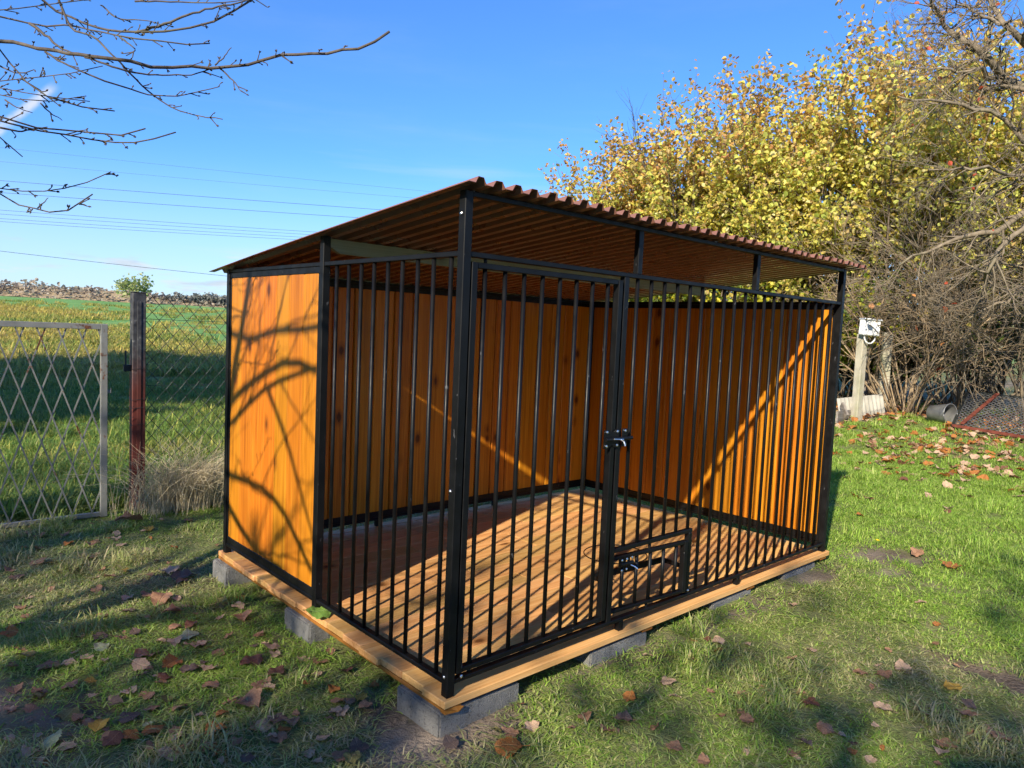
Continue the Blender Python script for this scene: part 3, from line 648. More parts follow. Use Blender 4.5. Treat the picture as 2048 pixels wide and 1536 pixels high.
bare_bush('bare_bush', 'tangled bare bush at the right edge above the lattice panel', put(2065, 10.9), 2.9, 1.2, 22, 35, 'bark_light', (-.15, .1), redleaf=14)
MINR[0] = .0022
# old fruit tree at the right edge, trunk outside the frame
rs = np.random.default_rng(51)
tb = put(2230, 9.0); tree_r = empty('old_fruit_tree', tuple(tb), 'bare old fruit tree whose grey limbs reach in at the top right', 'tree')
mb = MB(); tips = []
O = tb
def W(px, py, D): return depth_point(px, py, D)-O
trunk = [np.array([0, 0, -.1]), np.array([-.03, .05, .9]), np.array([.05, .0, 1.8]), W(2190, 330, 8.9)]
mb.tube(trunk, [.17, .14, .13, .10], 9)
cfg1 = [(6, .16, .02, 7, .8, .55, 4), (5, .2, .0, 4, .8, .5, 3), (3, .22, .0, 0, .6, .5, 3)]
mains = [([(2190, 330), (2090, 190), (2020, 165), (1985, 120), (1930, 80), (1885, 55), (1872, 20), (1860, -20)], 8.8, .062), ([(2190, 330), (2140, 200), (2050, 95), (2010, 50), (1985, 5), (1975, -40)], 8.6, .06), ([(2090, 190), (2000, 165), (1950, 135), (1890, 135), (1820, 136)], 8.7, .028),
         ([(2190, 330), (2080, 300), (1990, 230), (1900, 205), (1800, 195)], 8.4, .04), ([(2190, 330), (2080, 400), (1980, 470), (1890, 480), (1800, 530)], 8.8, .05), ([(2190, 330), (2060, 440), (1975, 530), (1960, 600)], 8.4, .045), ([(2000, 50), (1960, 30), (1915, 10), (1890, -20)], 8.5, .02), ([(2190, 330), (2060, 350), (1960, 330), (1860, 340)], 8.3, .03), ([(2190, 330), (2100, 520), (2020, 600), (1940, 640)], 8.6, .04)]
for pl, D, r0 in mains:
    P_l = np.array([W(px, py, D+.25*math.sin(px*.02+py*.03)) for px, py in pl])
    t = np.linspace(0, 1, len(pl)); tt_ = np.linspace(0, 1, 14); P2 = np.stack([np.interp(tt_, t, P_l[:, k]) for k in range(3)], -1)+rs.normal(0, .02, (14, 3)); P2[0] = P_l[0]
    rad = np.linspace(r0, r0*.25, 14); mb.tube(P2, rad, 7)
    for i in range(3, 14):
        for _ in range(2):
            tn = unit(P2[i]-P2[i-1]); nd = rot_about(tn, unit(np.cross(tn, rs.normal(0, 1, 3))), rs.uniform(.5, 1.2))
            branch_tree(mb, P2[i-1]+(P2[i]-P2[i-1])*rs.uniform(), nd, rs.uniform(.3, .75), rad[i]*.4+.002, 0, rs, cfg1, tips)
mb.build('trunk', M['bark_light'], tree_r, True)
pts = np.concatenate(tips); cloud_obj('leaves', leaf_cloud(pts[rs.integers(0, len(pts), 30)], .06, [(.55, .10, .05), (.60, .25, .08)], (2, 1), rs), M['leaf'], tree_r)
# thin bare sapling left of the tall hazel
sp = put(1375, 14.2); sap = empty('bare_sapling', tuple(sp), 'thin dark bare sapling at the left of the tall hazel bush', 'tree'); mb = MB(); tips = []
branch_tree(mb, (0, 0, -.05), (-.05, .03, 1), depth_point(1375, 300, 14.2)[2]-sp[2], .03, 0, np.random.default_rng(77), [(9, .06, .05, 13, .6, .35, 5), (6, .12, .06, 5, .6, .5, 3), (4, .15, .05, 0, .6, .5, 3)], tips)
mb.build('trunk', M['bark_grey'], sap, True)

MINR[0] = .0012
# ------------------------------------------------------------------ near fruit tree (left, trunk outside the frame)
def panel_pt(y, z, s): return np.array([0, y, z])-SUN_T*s          # a point whose shadow falls on the side panel
TB = np.array([-3.45, .95, float(gz(-3.45, .95))]); rs = np.random.default_rng(5)
ntree = empty('bare_fruit_tree', tuple(TB), 'bare budding fruit tree reaching in from the top left corner', 'tree')
mb = MB(); tips = []
def spline(P, n):
    P = np.asarray(P, float); t = np.concatenate([[0], np.cumsum(np.linalg.norm(np.diff(P, axis=0), axis=1))]); t /= t[-1]
    out = []
    for k in range(3):
        m_ = np.gradient(P[:, k], t); tt_ = np.linspace(0, 1, n); i = np.clip(np.searchsorted(t, tt_, 'right')-1, 0, len(P)-2); h = t[i+1]-t[i]; u = (tt_-t[i])/h
        out.append((2*u**3-3*u**2+1)*P[i, k]+(u**3-2*u**2+u)*h*m_[i]+(-2*u**3+3*u**2)*P[i+1, k]+(u**3-u**2)*h*m_[i+1])
    return np.stack(out, -1)
crown0 = TB+np.array([.12, -.05, 1.35])
mb.tube(np.array([TB+np.array([0, 0, -.15]), TB+np.array([.03, 0, .5]), TB+np.array([.08, -.03, 1.0]), crown0])-TB, [.15, .115, .105, .10], 10)
# limbs that cross the sun's path to the side panel
limbs = [([(2.25, 1.75, 3.3), (1.88, 1.16, 3.1), (1.46, 1.22, 2.9), (1.0, 1.25, 2.7), (.85, 1.27, 2.65)], .030), ([(2.3, .55, 3.3), (1.92, .84, 3.0), (1.56, 1.0, 2.8), (1.24, 1.09, 2.6), (1.0, 1.06, 2.45)], .032), ([(2.3, .5, 3.2), (1.92, .72, 2.7), (1.56, .92, 2.5), (1.0, 1.08, 2.3)], .024),
         ([(2.3, .42, 3.0), (1.88, .44, 2.9), (1.5, .44, 2.7), (1.3, .38, 2.5), (1.0, .17, 2.35)], .026), ([(2.4, .55, 2.9), (1.9, .24, 2.6), (1.6, .12, 2.4), (1.3, .1, 2.2)], .030), ([(1.9, 1.0, 3.2), (1.78, 1.3, 3.2), (1.70, 1.55, 3.2), (1.62, 1.9, 3.1)], .044),
         ([(1.5, .95, 3.0), (1.30, .75, 2.9), (1.08, .45, 2.8), (.9, .2, 2.7)], .014)]
allb = []
for pl, r0 in limbs:
    P_l = np.array([panel_pt(*q) for q in pl]); st = crown0 if r0 > .02 else P_l[0]
    P_l = np.vstack([st[None], P_l]) if r0 > .02 else P_l
    P2 = spline(P_l, 16)-TB; rad = np.linspace(r0*1.15, r0*.5, 16); mb.tube(P2, rad, 7); allb.append((P2, rad, .55))
    for _ in range(int(7 if r0 > .02 else 4)):
        i = rs.integers(6 if r0 > .02 else 2, 15); tn = unit(P2[i]-P2[i-1]); nd = rot_about(tn, unit(np.cross(tn, rs.normal(0, 1, 3))), rs.uniform(.4, 1.1))
        branch_tree(mb, P2[i], nd, rs.uniform(.35, .8), rs.uniform(.004, .009), 0, rs, [(7, .09, .01, 3, .7, .5, 4), (5, .12, .0, 0, .7, .5, 3)], tips)
# branches seen against the sky: (pixel path, distance, start radius)
seen = [([(-160, 60), (0, 82), (60, 92), (120, 104), (180, 114), (250, 122), (330, 132), (400, 136), (440, 137), (470, 133), (520, 123), (570, 111), (610, 109), (650, 107), (690, 100), (730, 93), (760, 78), (780, 62)], 3.0, .0125), ([(-60, -90), (70, -14), (95, 10), (150, 38), (210, 58), (260, 64), (300, 64), (350, 62), (390, 54), (440, 40), (470, 20), (508, -2)], 3.2, .0095),
        ([(270, 66), (300, 57), (340, 44), (380, 28), (430, 15), (480, 5), (510, -5)], 3.2, .006), ([(-80, 20), (0, 33), (50, 45), (80, 52), (130, 50), (190, 62), (240, 72), (290, 78), (330, 85), (370, 88), (420, 85)], 3.15, .0065), ([(60, 48), (90, 70), (125, 97), (150, 110)], 3.1, .007),
        ([(90, 104), (140, 132), (200, 158), (260, 178), (300, 190), (350, 192), (400, 183), (438, 173)], 3.0, .0045), ([(170, 114), (230, 135), (290, 148), (340, 150), (390, 148), (415, 140), (450, 133)], 3.0, .0045), ([(110, -20), (140, 50), (190, 75), (230, 115), (260, 145), (300, 185), (350, 217), (400, 232), (445, 237)], 3.1, .0052), ([(-60, 20), (0, 98), (40, 148), (80, 185), (120, 205), (170, 215), (230, 222)], 2.9, .0062),
        ([(-60, 165), (0, 175), (40, 183), (90, 195), (130, 196), (180, 203)], 2.8, .004), ([(-50, 180), (0, 190), (60, 200), (100, 203), (135, 198), (172, 192)], 2.8, .004), ([(-70, 205), (0, 235), (50, 248), (100, 260), (160, 262), (220, 270), (260, 268), (290, 258)], 2.7, .0065), ([(-60, 225), (0, 240), (60, 258), (100, 265), (150, 272), (200, 282), (250, 286), (300, 280), (350, 264)], 2.7, .006), ([(0, 255), (40, 262), (80, 256), (95, 254)], 2.7, .004),
        ([(-40, 240), (0, 275), (20, 295), (45, 313)], 2.7, .0045), ([(-60, 372), (0, 376), (50, 382), (100, 381), (150, 372), (190, 360), (222, 344)], 2.6, .0042), ([(-70, 350), (0, 387), (40, 410), (75, 418), (110, 424), (150, 417), (185, 390)], 2.6, .0055), ([(75, 416), (90, 402), (97, 395)], 2.6, .003), ([(-60, 165), (0, 162), (50, 158), (100, 152), (150, 145), (205, 132)], 2.9, .004), ([(440, 137), (465, 160), (482, 182)], 3.0, .004), ([(430, 131), (447, 115), (463, 95)], 3.0, .0035),
        ([(270, 2), (330, 3), (400, 5), (450, 5), (510, -6)], 3.3, .004), ([(-60, 25), (0, 22), (60, 14), (130, 5), (170, 0)], 3.2, .005), ([(-40, 600), (0, 583), (28, 573)], 2.5, .004), ([(205, 12), (240, 38), (300, 42), (330, 52)], 3.2, .0035), ([(0, 132), (30, 145), (52, 148), (40, 158)], 2.9, .0035), ([(80, 206), (100, 225), (124, 240)], 2.9, .003), ([(10, 200), (35, 215), (66, 226)], 2.8, .003), ([(240, 75), (258, 88), (270, 98), (252, 112)], 3.0, .004)]
joint = {k: None for k in range(len(seen))}
for pl, D, r0 in seen:
    P_l = np.array([depth_point(px, py, D+.12*math.sin(px*.011+py*.02)) for px, py in pl])
    if pl[0][0] < -30:                                            # carry on to the tree outside the frame
        mid = .5*P_l[0]+.5*crown0+np.array([0, 0, .55]); P_l = np.vstack([crown0+np.array([.05, .02, .25]), .25*P_l[0]+.75*crown0+np.array([0, 0, .5]), mid, P_l])
    P2 = spline(P_l, max(10, 3*len(P_l)))-TB; rad = np.full(len(P2), r0)*np.linspace(1.0, .42, len(P2))
    if pl[0][0] < -30: k = len(P2)//4; rad[:k] = np.linspace(r0*2.2, rad[k], k)
    mb.tube(P2+rs.normal(0, r0*.25, P2.shape), rad, 6); allb.append((P2, rad, 1.))
# spurs and buds
for P2, rad, dens in allb:
    ln = np.linalg.norm(np.diff(P2, axis=0), axis=1); n = int(ln.sum()*17*dens)
    for _ in range(n):
        i = rs.choice(len(ln), p=ln/ln.sum()); q = P2[i]+(P2[i+1]-P2[i])*rs.uniform(); t = unit(P2[i+1]-P2[i])
        d = rot_about(t, unit(np.cross(t, rs.normal(0, 1, 3))), rs.uniform(.5, 1.0)); l = rs.choice([.018, .026, .04, .07], p=[.45, .3, .18, .07])
        e = q+d*l; mb.tube([q, q+d*l*.6, e], [.0026, .0021, .0017], 4, False)
        for _b in range(rs.integers(1, 4)):
            bd = unit(d+rs.normal(0, .45, 3)); mb.tube([e, e+bd*.006, e+bd*.013], [.0012, .0034, .0006], 4, False)
# more of the crown above and beside, outside the frame: thin branches that break up the sunlight
cfgn = [(7, .10, .02, 6, .6, .5, 5), (5, .14, .0, 4, .7, .5, 3), (4, .16, .0, 0, .6, .5, 3)]
for i in range(7):
    an = rs.uniform(2.7, 4.1); d = np.array([math.cos(an), math.sin(an), rs.uniform(.35, 1.3)])
    branch_tree(mb, crown0-TB, d, rs.uniform(1.5, 2.3), .035, 0, rs, cfgn, tips)
mb.build('trunk', M['bark_grey'], ntree, True)

# ------------------------------------------------------------------ bushes and trees behind the photographer that throw the shade
def vw(v, w): 
    x, y = .9317*w-.3633*v, .3633*w+.9317*v; return np.array([x, y, float(gz(x, y))])
SH = [(.55, .32, .05), (.35, .36, .05), (.45, .22, .05)]
SC = [(8, .07, .05, 11, .75, .42, 5), (5, .10, .06, 5, .7, .5, 3), (3, .12, .0, 0, .6, .5, 3)]
for k, (v, w, h, sp_, nl, lab) in enumerate([(-1.75, -9.6, 6.1, 1.25, 6500, 'twiggy bush behind the viewpoint dappling the lawn before the door'), (.45, -9.8, 4.95, 1.6, 8000, 'twiggy bush behind the viewpoint dappling the grass by the near corner'), (1.75, -9.9, 5.15, 1.35, 9000, 'twiggy bush left of the viewpoint dappling the leaf-strewn grass'), (4.4, -9.6, 6.6, .62, 3600, 'twiggy bush left of the viewpoint shading the metal gate')]):
    MINR[0] = .006; shrub('shade_bush', lab, 'bush', vw(v, w), h, sp_, 20, nl, .13, 200+k, cols=SH, wts=(2, 3, 2), group='bushes outside the picture', low=.02, cfg=SC)
for k, (v, w, h, sp_, lab) in enumerate([(9.7, -5.2, 10.0, 2.3, 'tall tree outside the left edge shading the near field'), (12.3, -5.5, 11.0, 2.4, 'tall tree outside the left edge shading the field beyond the gate')]):
    shrub('shade_tree', lab, 'tree', vw(v, w), h, sp_, 20, 9000, .30, 230+k, cols=SH, wts=(2, 3, 2), group='trees outside the left edge', low=.03)

# ------------------------------------------------------------------ garden corner on the right
gp = lambda px, py: (lambda p: np.array([p[0], p[1], float(gz(p[0], p[1]))]))(ground_at(px, py))
p = gp(1712, 838); D0 = (p-CAM).dot(_f); yawc = YAW-math.pi/2
def upright(px_top, py_top, base): return depth_point(px_top, py_top, (base-CAM).dot(_f))[2]-base[2]
cp = empty('concrete_post', tuple(p), 'mossy square concrete post carrying the white box', 'post'); cp.rotation_euler = (0, 0, yawc+.45); hpost = upright(1718, 668, p)
MB().box((-.055, -.055, -.2), (.055, .055, hpost), .008).build('post_body', M['old_concrete'], cp)
wb = empty('meter_box', tuple(p+np.array([0, 0, hpost-.22])), 'white plastic box with a hooked pipe on top of the concrete post', 'box'); wb.rotation_euler = (0, R(3), yawc+.2)
s_ = D0/FPX
MB().box((-.5*37*s_, -.17, .20), (.5*37*s_, -.06, .20+30*s_), .012).build('box_body', M['white'], wb); MB().box((-.5*38*s_, -.19, .20+30*s_-.002), (.5*38*s_, -.05, .20+33*s_), .006).build('lid', M['white'], wb)
MB().tube([(-.05, -.175, .35), (.02, -.178, .31), (.10, -.175, .24)], .005, 6).build('cord', M['wire'], wb)
t = np.linspace(math.pi, 2.1*math.pi, 14); MB().tube(np.stack([.02+.09*np.cos(t), np.full(14, -.115), .20+.11*np.sin(t)], -1), .011, 8).build('hooked_pipe', M['white'], wb, True)
p2 = put(1773, 11.1); c2 = empty('concrete_post', tuple(p2), 'bare concrete post behind the corrugated panel', 'post'); c2.rotation_euler = (0, 0, yawc-.2)
MB().box((-.065, -.06, -.2), (.065, .06, depth_point(1773, 665, 11.1)[2]-p2[2]), .008).build('post_body', M['old_concrete'], c2)
p3 = put(1735, 11.6); c3 = empty('wooden_stake', tuple(p3), 'thin weathered stake behind the meter post', 'stake'); MB().box((-.03, -.03, -.1), (.03, .03, 1.0), .004).build('stake_body', M['plank'], c3)
# corrugated cement sheet leaning behind the post
a, b = gp(1697, 843), gp(1790, 833); ax_ = unit(b-a)*np.array([1, 1, 0]); L_ = np.linalg.norm((b-a)[:2]); perp = np.array([-ax_[1], ax_[0], 0]); perp = perp if perp.dot(_f) > 0 else -perp
a = a+perp*.12; hh = upright(1790, 782, b); n = 80; mb = MB()
for k, (off, z) in enumerate(((0, -.03), (.10, 1.))):
    for j in range(n):
        t = j/(n-1); ht = z*(hh*(.82+.18*t)) if k else z
        mb.v.append((a+ax_*L_*t+perp*(off+.012*math.cos(j*.95))+np.array([0, 0, ht]))[None]); mb.n += 1
for j in range(n-1): mb.f.append([j, j+1, n+j+1, n+j])
cs = mb.build('corrugated_panel', M['cement'], None, True); cs.modifiers.new('thickness', 'SOLIDIFY').thickness = .006; tag(cs, 'low weathered corrugated sheet standing on edge behind the meter post', 'panel')
for k, (pa, pb, lab) in enumerate([((1668, 852), (1702, 836), 'grey plank lying on edge beside the kennel right post'), ((1684, 850), (1694, 838), 'short dark plank leaning on the grey plank')]):
    a, b = gp(*pa), gp(*pb); c_ = (a+b)/2
    o = MB().bar((-.25 if k == 0 else -.05, 0, .0), (.25 if k == 0 else .12, 0, .0 if k == 0 else .16), .03, .16 if k == 0 else .09).build('plank', M['plank'], None, False, tuple(c_+np.array([0, 0, .08]))); o.rotation_euler = (0, 0, math.atan2((b-a)[1], (b-a)[0])+k*.6); tag(o, lab, 'plank')
# bucket on its side
p = gp(1880, 846); rad_ = 20*(p-CAM).dot(_f)/FPX; bk = empty('bucket', tuple(p+np.array([0, 0, rad_*.95])), 'grey metal bucket lying on its side in the leaves', 'bucket'); dirb = unit(-_f*.8+_r*.35)
mb = MB(); q0 = -dirb*.14; q1 = dirb*.14
pts = [q0, q0+dirb*.005, q1, q1, q0+dirb*.02, q0+dirb*.02]; mb.tube([q0, q0+dirb*.002, q1], [rad_*.78, rad_*.8, rad_], 24, False); mb.tube([q1, q0+dirb*.02], [rad_*.97, rad_*.76], 24, False)
b = mb.n; mb.tube([q0+dirb*.018, q0+dirb*.02], [rad_*.76, rad_*.01], 24, False); mb.build('bucket_wall', M['greymetal'], bk, True)
t = np.linspace(0, 2*np.pi, 25); e1 = unit(np.cross(dirb, [0, 0, 1.])); e2 = np.cross(dirb, e1); MB().tube(q1+np.outer(np.cos(t), e1)*rad_+np.outer(np.sin(t), e2)*rad_, .007, 6).build('rim', M['greymetal'], bk, True)
# lattice panel leaning at the right edge
a, b, c_, d_ = gp(1905, 858), gp(2070, 886), None, None
a = a; ux = unit((b-a)); wid = np.linalg.norm(b-a)*1.25; D_a = (a-CAM).dot(_f)
upv = unit(depth_point(1935, 790, D_a+1.3)-a); hgt = np.linalg.norm(depth_point(1935, 790, D_a+1.3)-a)
gp_ = empty('lattice_panel', tuple(a), 'grey diamond lattice panel with red frame leaning on the ground', 'panel')
Pn = lambda s, t, o=0.: ux*s+upv*t+np.cross(ux, upv)*o+np.array([0, 0, .05])
for s0, t0, s1, t1 in ((0, 0, wid, 0), (0, hgt, wid, hgt), (0, 0, 0, hgt), (wid, 0, wid, hgt)): MB().bar(Pn(s0, t0), Pn(s1, t1), .035, .035).build('frame_bar', M['rust'] if t0 == t1 == 0 else M['wire'], gp_)
MB().bar(Pn(.12, .05, .03), Pn(.45, hgt, .03), .05, .012).build('red_bar', M['rust'], gp_)
mb = MB(); k = -hgt
while k < wid+hgt:
    for sg in (1, -1):
        s0, s1 = k, k+sg*hgt*.6; t0, t1 = 0., hgt
        if s1 < 0: t1 = t0+(0-s0)/(s1-s0)*hgt; s1 = 0
        if s1 > wid: t1 = (wid-s0)/(s1-s0)*hgt; s1 = wid
        if s0 < 0:
            if s1 <= 0: continue
            t0 = (0-s0)/(s1-s0)*hgt if s1 != s0 else 0; s0 = 0
        if s0 > wid:
            if s1 >= wid: continue
            t0 = (wid-s0)/(s1-s0)*hgt; s0 = wid
        if t1-t0 > .05 and abs(s1-s0) > .01: mb.bar(Pn(s0, t0, .004*sg), Pn(s1, t1, .004*sg), .014, .004)
    k += .075
tag(mb.build('lattice', M['greymetal'], gp_), kind='stuff')

# ------------------------------------------------------------------ far field, embankment, lone tree, wires
def ridge_mesh():
    n, m_ = 180, 9; mb = MB(); pts = []
    azs = np.linspace(R(20), R(150), n)
    for i, a_ in enumerate(azs):
        dist = 150+12*math.sin(a_*3); x0, y0 = CAM[0]+dist*math.cos(a_), CAM[1]+dist*math.sin(a_)
        hh_ = (.6+1.15*float(smooth(R(66), R(80), a_)))+.9*float(vnoise(i*.35, 0, 1, 31))
        for j in range(m_):
            u = j/(m_-1); z = hh_*math.sin(min(1, u*1.6)*math.pi/2) if u < .62 else hh_
            x, y = x0+math.cos(a_)*u*14, y0+math.sin(a_)*u*14
            pts.append((x, y, float(gz(x0, y0))-.3+z+.35*float(vnoise(x, y, .5, 33))))
    f = [[i*m_+j, (i+1)*m_+j, (i+1)*m_+j+1, i*m_+j+1] for i in range(n-1) for j in range(m_-1)]
    return mb.add(pts, f)
m = MT('embankment', .95, .1); a = m.noise(m.coord(rand=False), .9, 8, .7); m.col(m.ramp(a, [(.3, (.13, .10, .06)), (.5, (.36, .27, .16)), (.7, (.50, .40, .26))])); m.bump(a, 1., .5)
tag(ridge_mesh().build('embankment', m.m, None, True), kind='structure')
# scrub growing on the embankment and the dark bush line: thick as one mass
rs = np.random.default_rng(61); P_ = []
for a_ in rs.uniform(R(62), R(97), 3200):
    dist0 = 150+12*math.sin(a_*3); u = rs.uniform(0, .7); x0, y0 = CAM[0]+dist0*math.cos(a_), CAM[1]+dist0*math.sin(a_); hh_ = .6+1.15*float(smooth(R(66), R(80), a_))+.4
    P_.append((x0+math.cos(a_)*u*14, y0+math.sin(a_)*u*14, float(gz(x0, y0))-.3+hh_*math.sin(min(1, u*1.6)*math.pi/2)+rs.uniform(0, .25)+.8*float(smooth(.55, .9, vnoise(a_*120, 0, 1, 43)))*rs.uniform()))
V, F, C_ = leaf_cloud(np.array(P_), .62, [(.40, .33, .25), (.33, .28, .22), (.50, .43, .33), (.30, .30, .22)], (4, 3, 4, 2), rs, jit=.25)  # browns lightened, distance haze put into the leaf colours
tag(cloud_obj('scrub', (V, F, C_), M['leaf'], None), 'brown dry scrub along the embankment at the horizon', 'scrub', kind='stuff')
P_ = []
for a_ in rs.uniform(R(62), R(75), 1500):
    hgt_ = 1.5*float(vnoise(a_*60, 0, 1, 41))+.8; dist = 146+rs.uniform(0, 3); x, y = CAM[0]+dist*math.cos(a_), CAM[1]+dist*math.sin(a_); P_.append((x, y, float(gz(x, y))+rs.uniform(0, hgt_)))
tag(cloud_obj('treeline', leaf_cloud(np.array(P_), .8, [(.22, .24, .22), (.26, .27, .24), (.32, .30, .25)], (3, 3, 2), rs, jit=.2), M['leaf'], None), 'dark low line of bushes on the horizon behind the wire mesh', 'bushes', kind='stuff')  # greyed, lighter greens paint the haze over the bush line
Dt = 120.; lb = depth_point(268, 612, Dt); lb[2] = float(gz(lb[0], lb[1])); lt_h = depth_point(268, 545, Dt)[2]-lb[2]
shrub('lone_tree', 'lone pale green tree on the horizon of the field', 'tree', lb, lt_h, lt_h*.55, 12, 620, .46, 300, cols=[(.36, .42, .16), (.28, .35, .13), (.45, .46, .22)], wts=(3, 3, 2), bark='bark_grey', low=.16, vase=1.0)
wires = [((0, 295), (940, 391), 210., .030, 'highest faint power line crossing the sky'), ((0, 323), (900, 402), 210., .030, 'second highest faint power line crossing the sky'), ((0, 361), (727, 417), 150., .045, 'upper of the two darker power lines meeting the roof slope'), ((0, 385), (680, 433), 150., .045, 'lower of the two darker power lines meeting the roof slope'),
         ((0, 420), (615, 463), 170., .042, 'topmost of four close power lines above the field'), ((0, 428), (600, 468), 170., .040, 'second of four close power lines above the field'), ((0, 437), (580, 473), 170., .040, 'third of four close power lines above the field'), ((0, 443), (570, 478), 170., .040, 'lowest of four close power lines above the field'), ((0, 502), (452, 552), 70., .022, 'single low power line sagging above the field horizon')]
for (a, b, D, r_, lab) in wires:
    A, B = depth_point(*a, D), depth_point(*b, D*1.12); d = B-A; t = np.linspace(-1.6, 2.6, 60); sag = .0012*D*D*.06
    P2 = A+np.outer(t, d)+np.outer((t*t-t), np.array([0, 0, sag*(.25 if D > 100 else .5)])); o = MB().tube(P2, r_, 5).build('power_line', M['cable'], None, True); tag(o, lab, 'power line', 'power lines over the field')

# ------------------------------------------------------------------ scattered stuff through geometry nodes
def gn_scatter(name, pts, rot, scl, idx_, extra, meshes, mat, label, cat):
    lib = bpy.data.collections.new(name+'_kinds')
    for i, me in enumerate(meshes):
        o = bpy.data.objects.new('%s_kind_%02d' % (name, i), me); lib.objects.link(o)
    me = bpy.data.meshes.new(name); me.from_pydata(np.asarray(pts, float).tolist(), [], [])
    def va(n_, d_, ty, key):
        a = me.attributes.new(n_, ty, 'POINT'); a.data.foreach_set(key, np.asarray(d_).ravel())
    va('rot', np.asarray(rot, np.float32), 'FLOAT_VECTOR', 'vector'); va('scl', np.asarray(scl, np.float32), 'FLOAT_VECTOR', 'vector'); va('kind_index', np.asarray(idx_, np.int32), 'INT', 'value')
    for k, v in extra.items(): va(k, np.asarray(v, np.float32), 'FLOAT', 'value')
    me.materials.append(mat); ob = link(bpy.data.objects.new(name, me))
    ng = bpy.data.node_groups.new(name+'_nodes', 'GeometryNodeTree'); ng.interface.new_socket('Geometry', in_out='INPUT', socket_type='NodeSocketGeometry'); ng.interface.new_socket('Geometry', in_out='OUTPUT', socket_type='NodeSocketGeometry')
    gi, go = ng.nodes.new('NodeGroupInput'), ng.nodes.new('NodeGroupOutput'); ip = ng.nodes.new('GeometryNodeInstanceOnPoints'); ci = ng.nodes.new('GeometryNodeCollectionInfo')
    ci.inputs['Collection'].default_value = lib; ci.inputs['Separate Children'].default_value = True; ci.inputs['Reset Children'].default_value = True
    def na(n_, ty):
        a = ng.nodes.new('GeometryNodeInputNamedAttribute'); a.data_type = ty; a.inputs['Name'].default_value = n_; return a.outputs[0]
    ip.inputs['Pick Instance'].default_value = True
    e2r = ng.nodes.new('FunctionNodeEulerToRotation'); l = ng.links
    l.new(na('rot', 'FLOAT_VECTOR'), e2r.inputs[0]); l.new(gi.outputs[0], ip.inputs['Points']); l.new(ci.outputs[0], ip.inputs['Instance']); l.new(na('kind_index', 'INT'), ip.inputs['Instance Index']); l.new(e2r.outputs[0], ip.inputs['Rotation']); l.new(na('scl', 'FLOAT_VECTOR'), ip.inputs['Scale']); l.new(ip.outputs[0], go.inputs[0])
    md = ob.modifiers.new('scatter', 'NODES'); md.node_group = ng
    tag(ob, label, cat, kind='stuff'); return ob
def blades(n, rad, h, w, bend, seed, flat=0.):
    rs = np.random.default_rng(seed); V, F, A = [], [], []
    for i in range(n):
        a_ = rs.uniform(0, 6.283); q = np.array([math.cos(a_), math.sin(a_), 0])*rad*math.sqrt(rs.uniform()); d = rs.uniform(0, 6.283); dv = np.array([math.cos(d), math.sin(d), 0]); sd = np.array([-dv[1], dv[0], 0])
        hh_ = h*rs.uniform(.45, 1.15); be = bend*rs.uniform(.3, 1.5)+flat*rs.uniform(0, 1); ww = w*rs.uniform(.6, 1.3)
        m1 = q+dv*hh_*be*.30+np.array([0, 0, hh_*(.58-.25*min(1, be*.5))]); tp = q+dv*hh_*be+np.array([0, 0, hh_*max(.12, 1-.45*be*be)])
        b0 = len(V); V += [q-sd*ww*.5, q+sd*ww*.5, m1+sd*ww*.42, m1-sd*ww*.42, tp]; F += [(b0, b0+1, b0+2, b0+3), (b0+3, b0+2, b0+4)]; k = rs.uniform(); A += [k]*5
    me = bpy.data.meshes.new('blades'); me.from_pydata([tuple(v) for v in V], [], F); fattr(me, 'blade', A); return me
def grassmat(name, ramp_, drycol, rough=.55, transl=.35):
    m = MT(name, rough, .25); b = m.attr('blade').outputs['Fac']; t = m.attr('dryness', 'INSTANCER').outputs['Fac']
    c_ = m.ramp(b, ramp_); f_ = m.math('ADD', t, m.math('MULTIPLY', m.math('SUBTRACT', b, .5), .9)); mm = m.n('ShaderNodeClamp'); m.L(f_, mm.inputs[0])
    dr = m.ramp(m.math('FRACT', m.math('MULTIPLY', b, 7.3)), drycol); c_ = m.mix(mm.outputs[0], c_, dr); m.col(c_); m.translucent(c_, transl); return m.m
G1 = grassmat('lawn_blades', [(.0, (.15, .27, .03)), (.5, (.30, .47, .06)), (1., (.45, .60, .10))], [(.0, (.40, .33, .17)), (.6, (.54, .46, .27)), (1., (.30, .23, .13))])
gm = []
for k in range(5):
    me = blades(64, .105, .058, .0046, .75, 400+k, .7); me.materials.append(G1); gm.append(me)
for k in range(3):
    me = blades(40, .075, .10, .0050, .7, 420+k, .3); me.materials.append(G1); gm.append(me)
rs = np.random.default_rng(71)
def in_view(x, y, margin=.12):
    d = np.stack([x-CAM[0], y-CAM[1], gz(x, y)-CAM[2]], -1); zf = d@_f; lx = (d@_r)/zf; ly = (d@_u)/zf
    return (zf > .6) & (np.abs(lx) < .706+margin) & (np.abs(ly) < .53+margin), zf
def lawn_points(n, lo, hi, dens):
    x = rs.uniform(lo[0], hi[0], n); y = rs.uniform(lo[1], hi[1], n); ok, zf = in_view(x, y, .35)
    dk = (x > .03) & (x < 2.9) & (y > .03) & (y < 2.0)
    keep = ok & ~dk & (rs.uniform(0, 1, n) < dens(x, y, zf)*(1-.93*earth(x, y))) & (y < 4.2+.0*x) 
    return x[keep], y[keep], zf[keep]
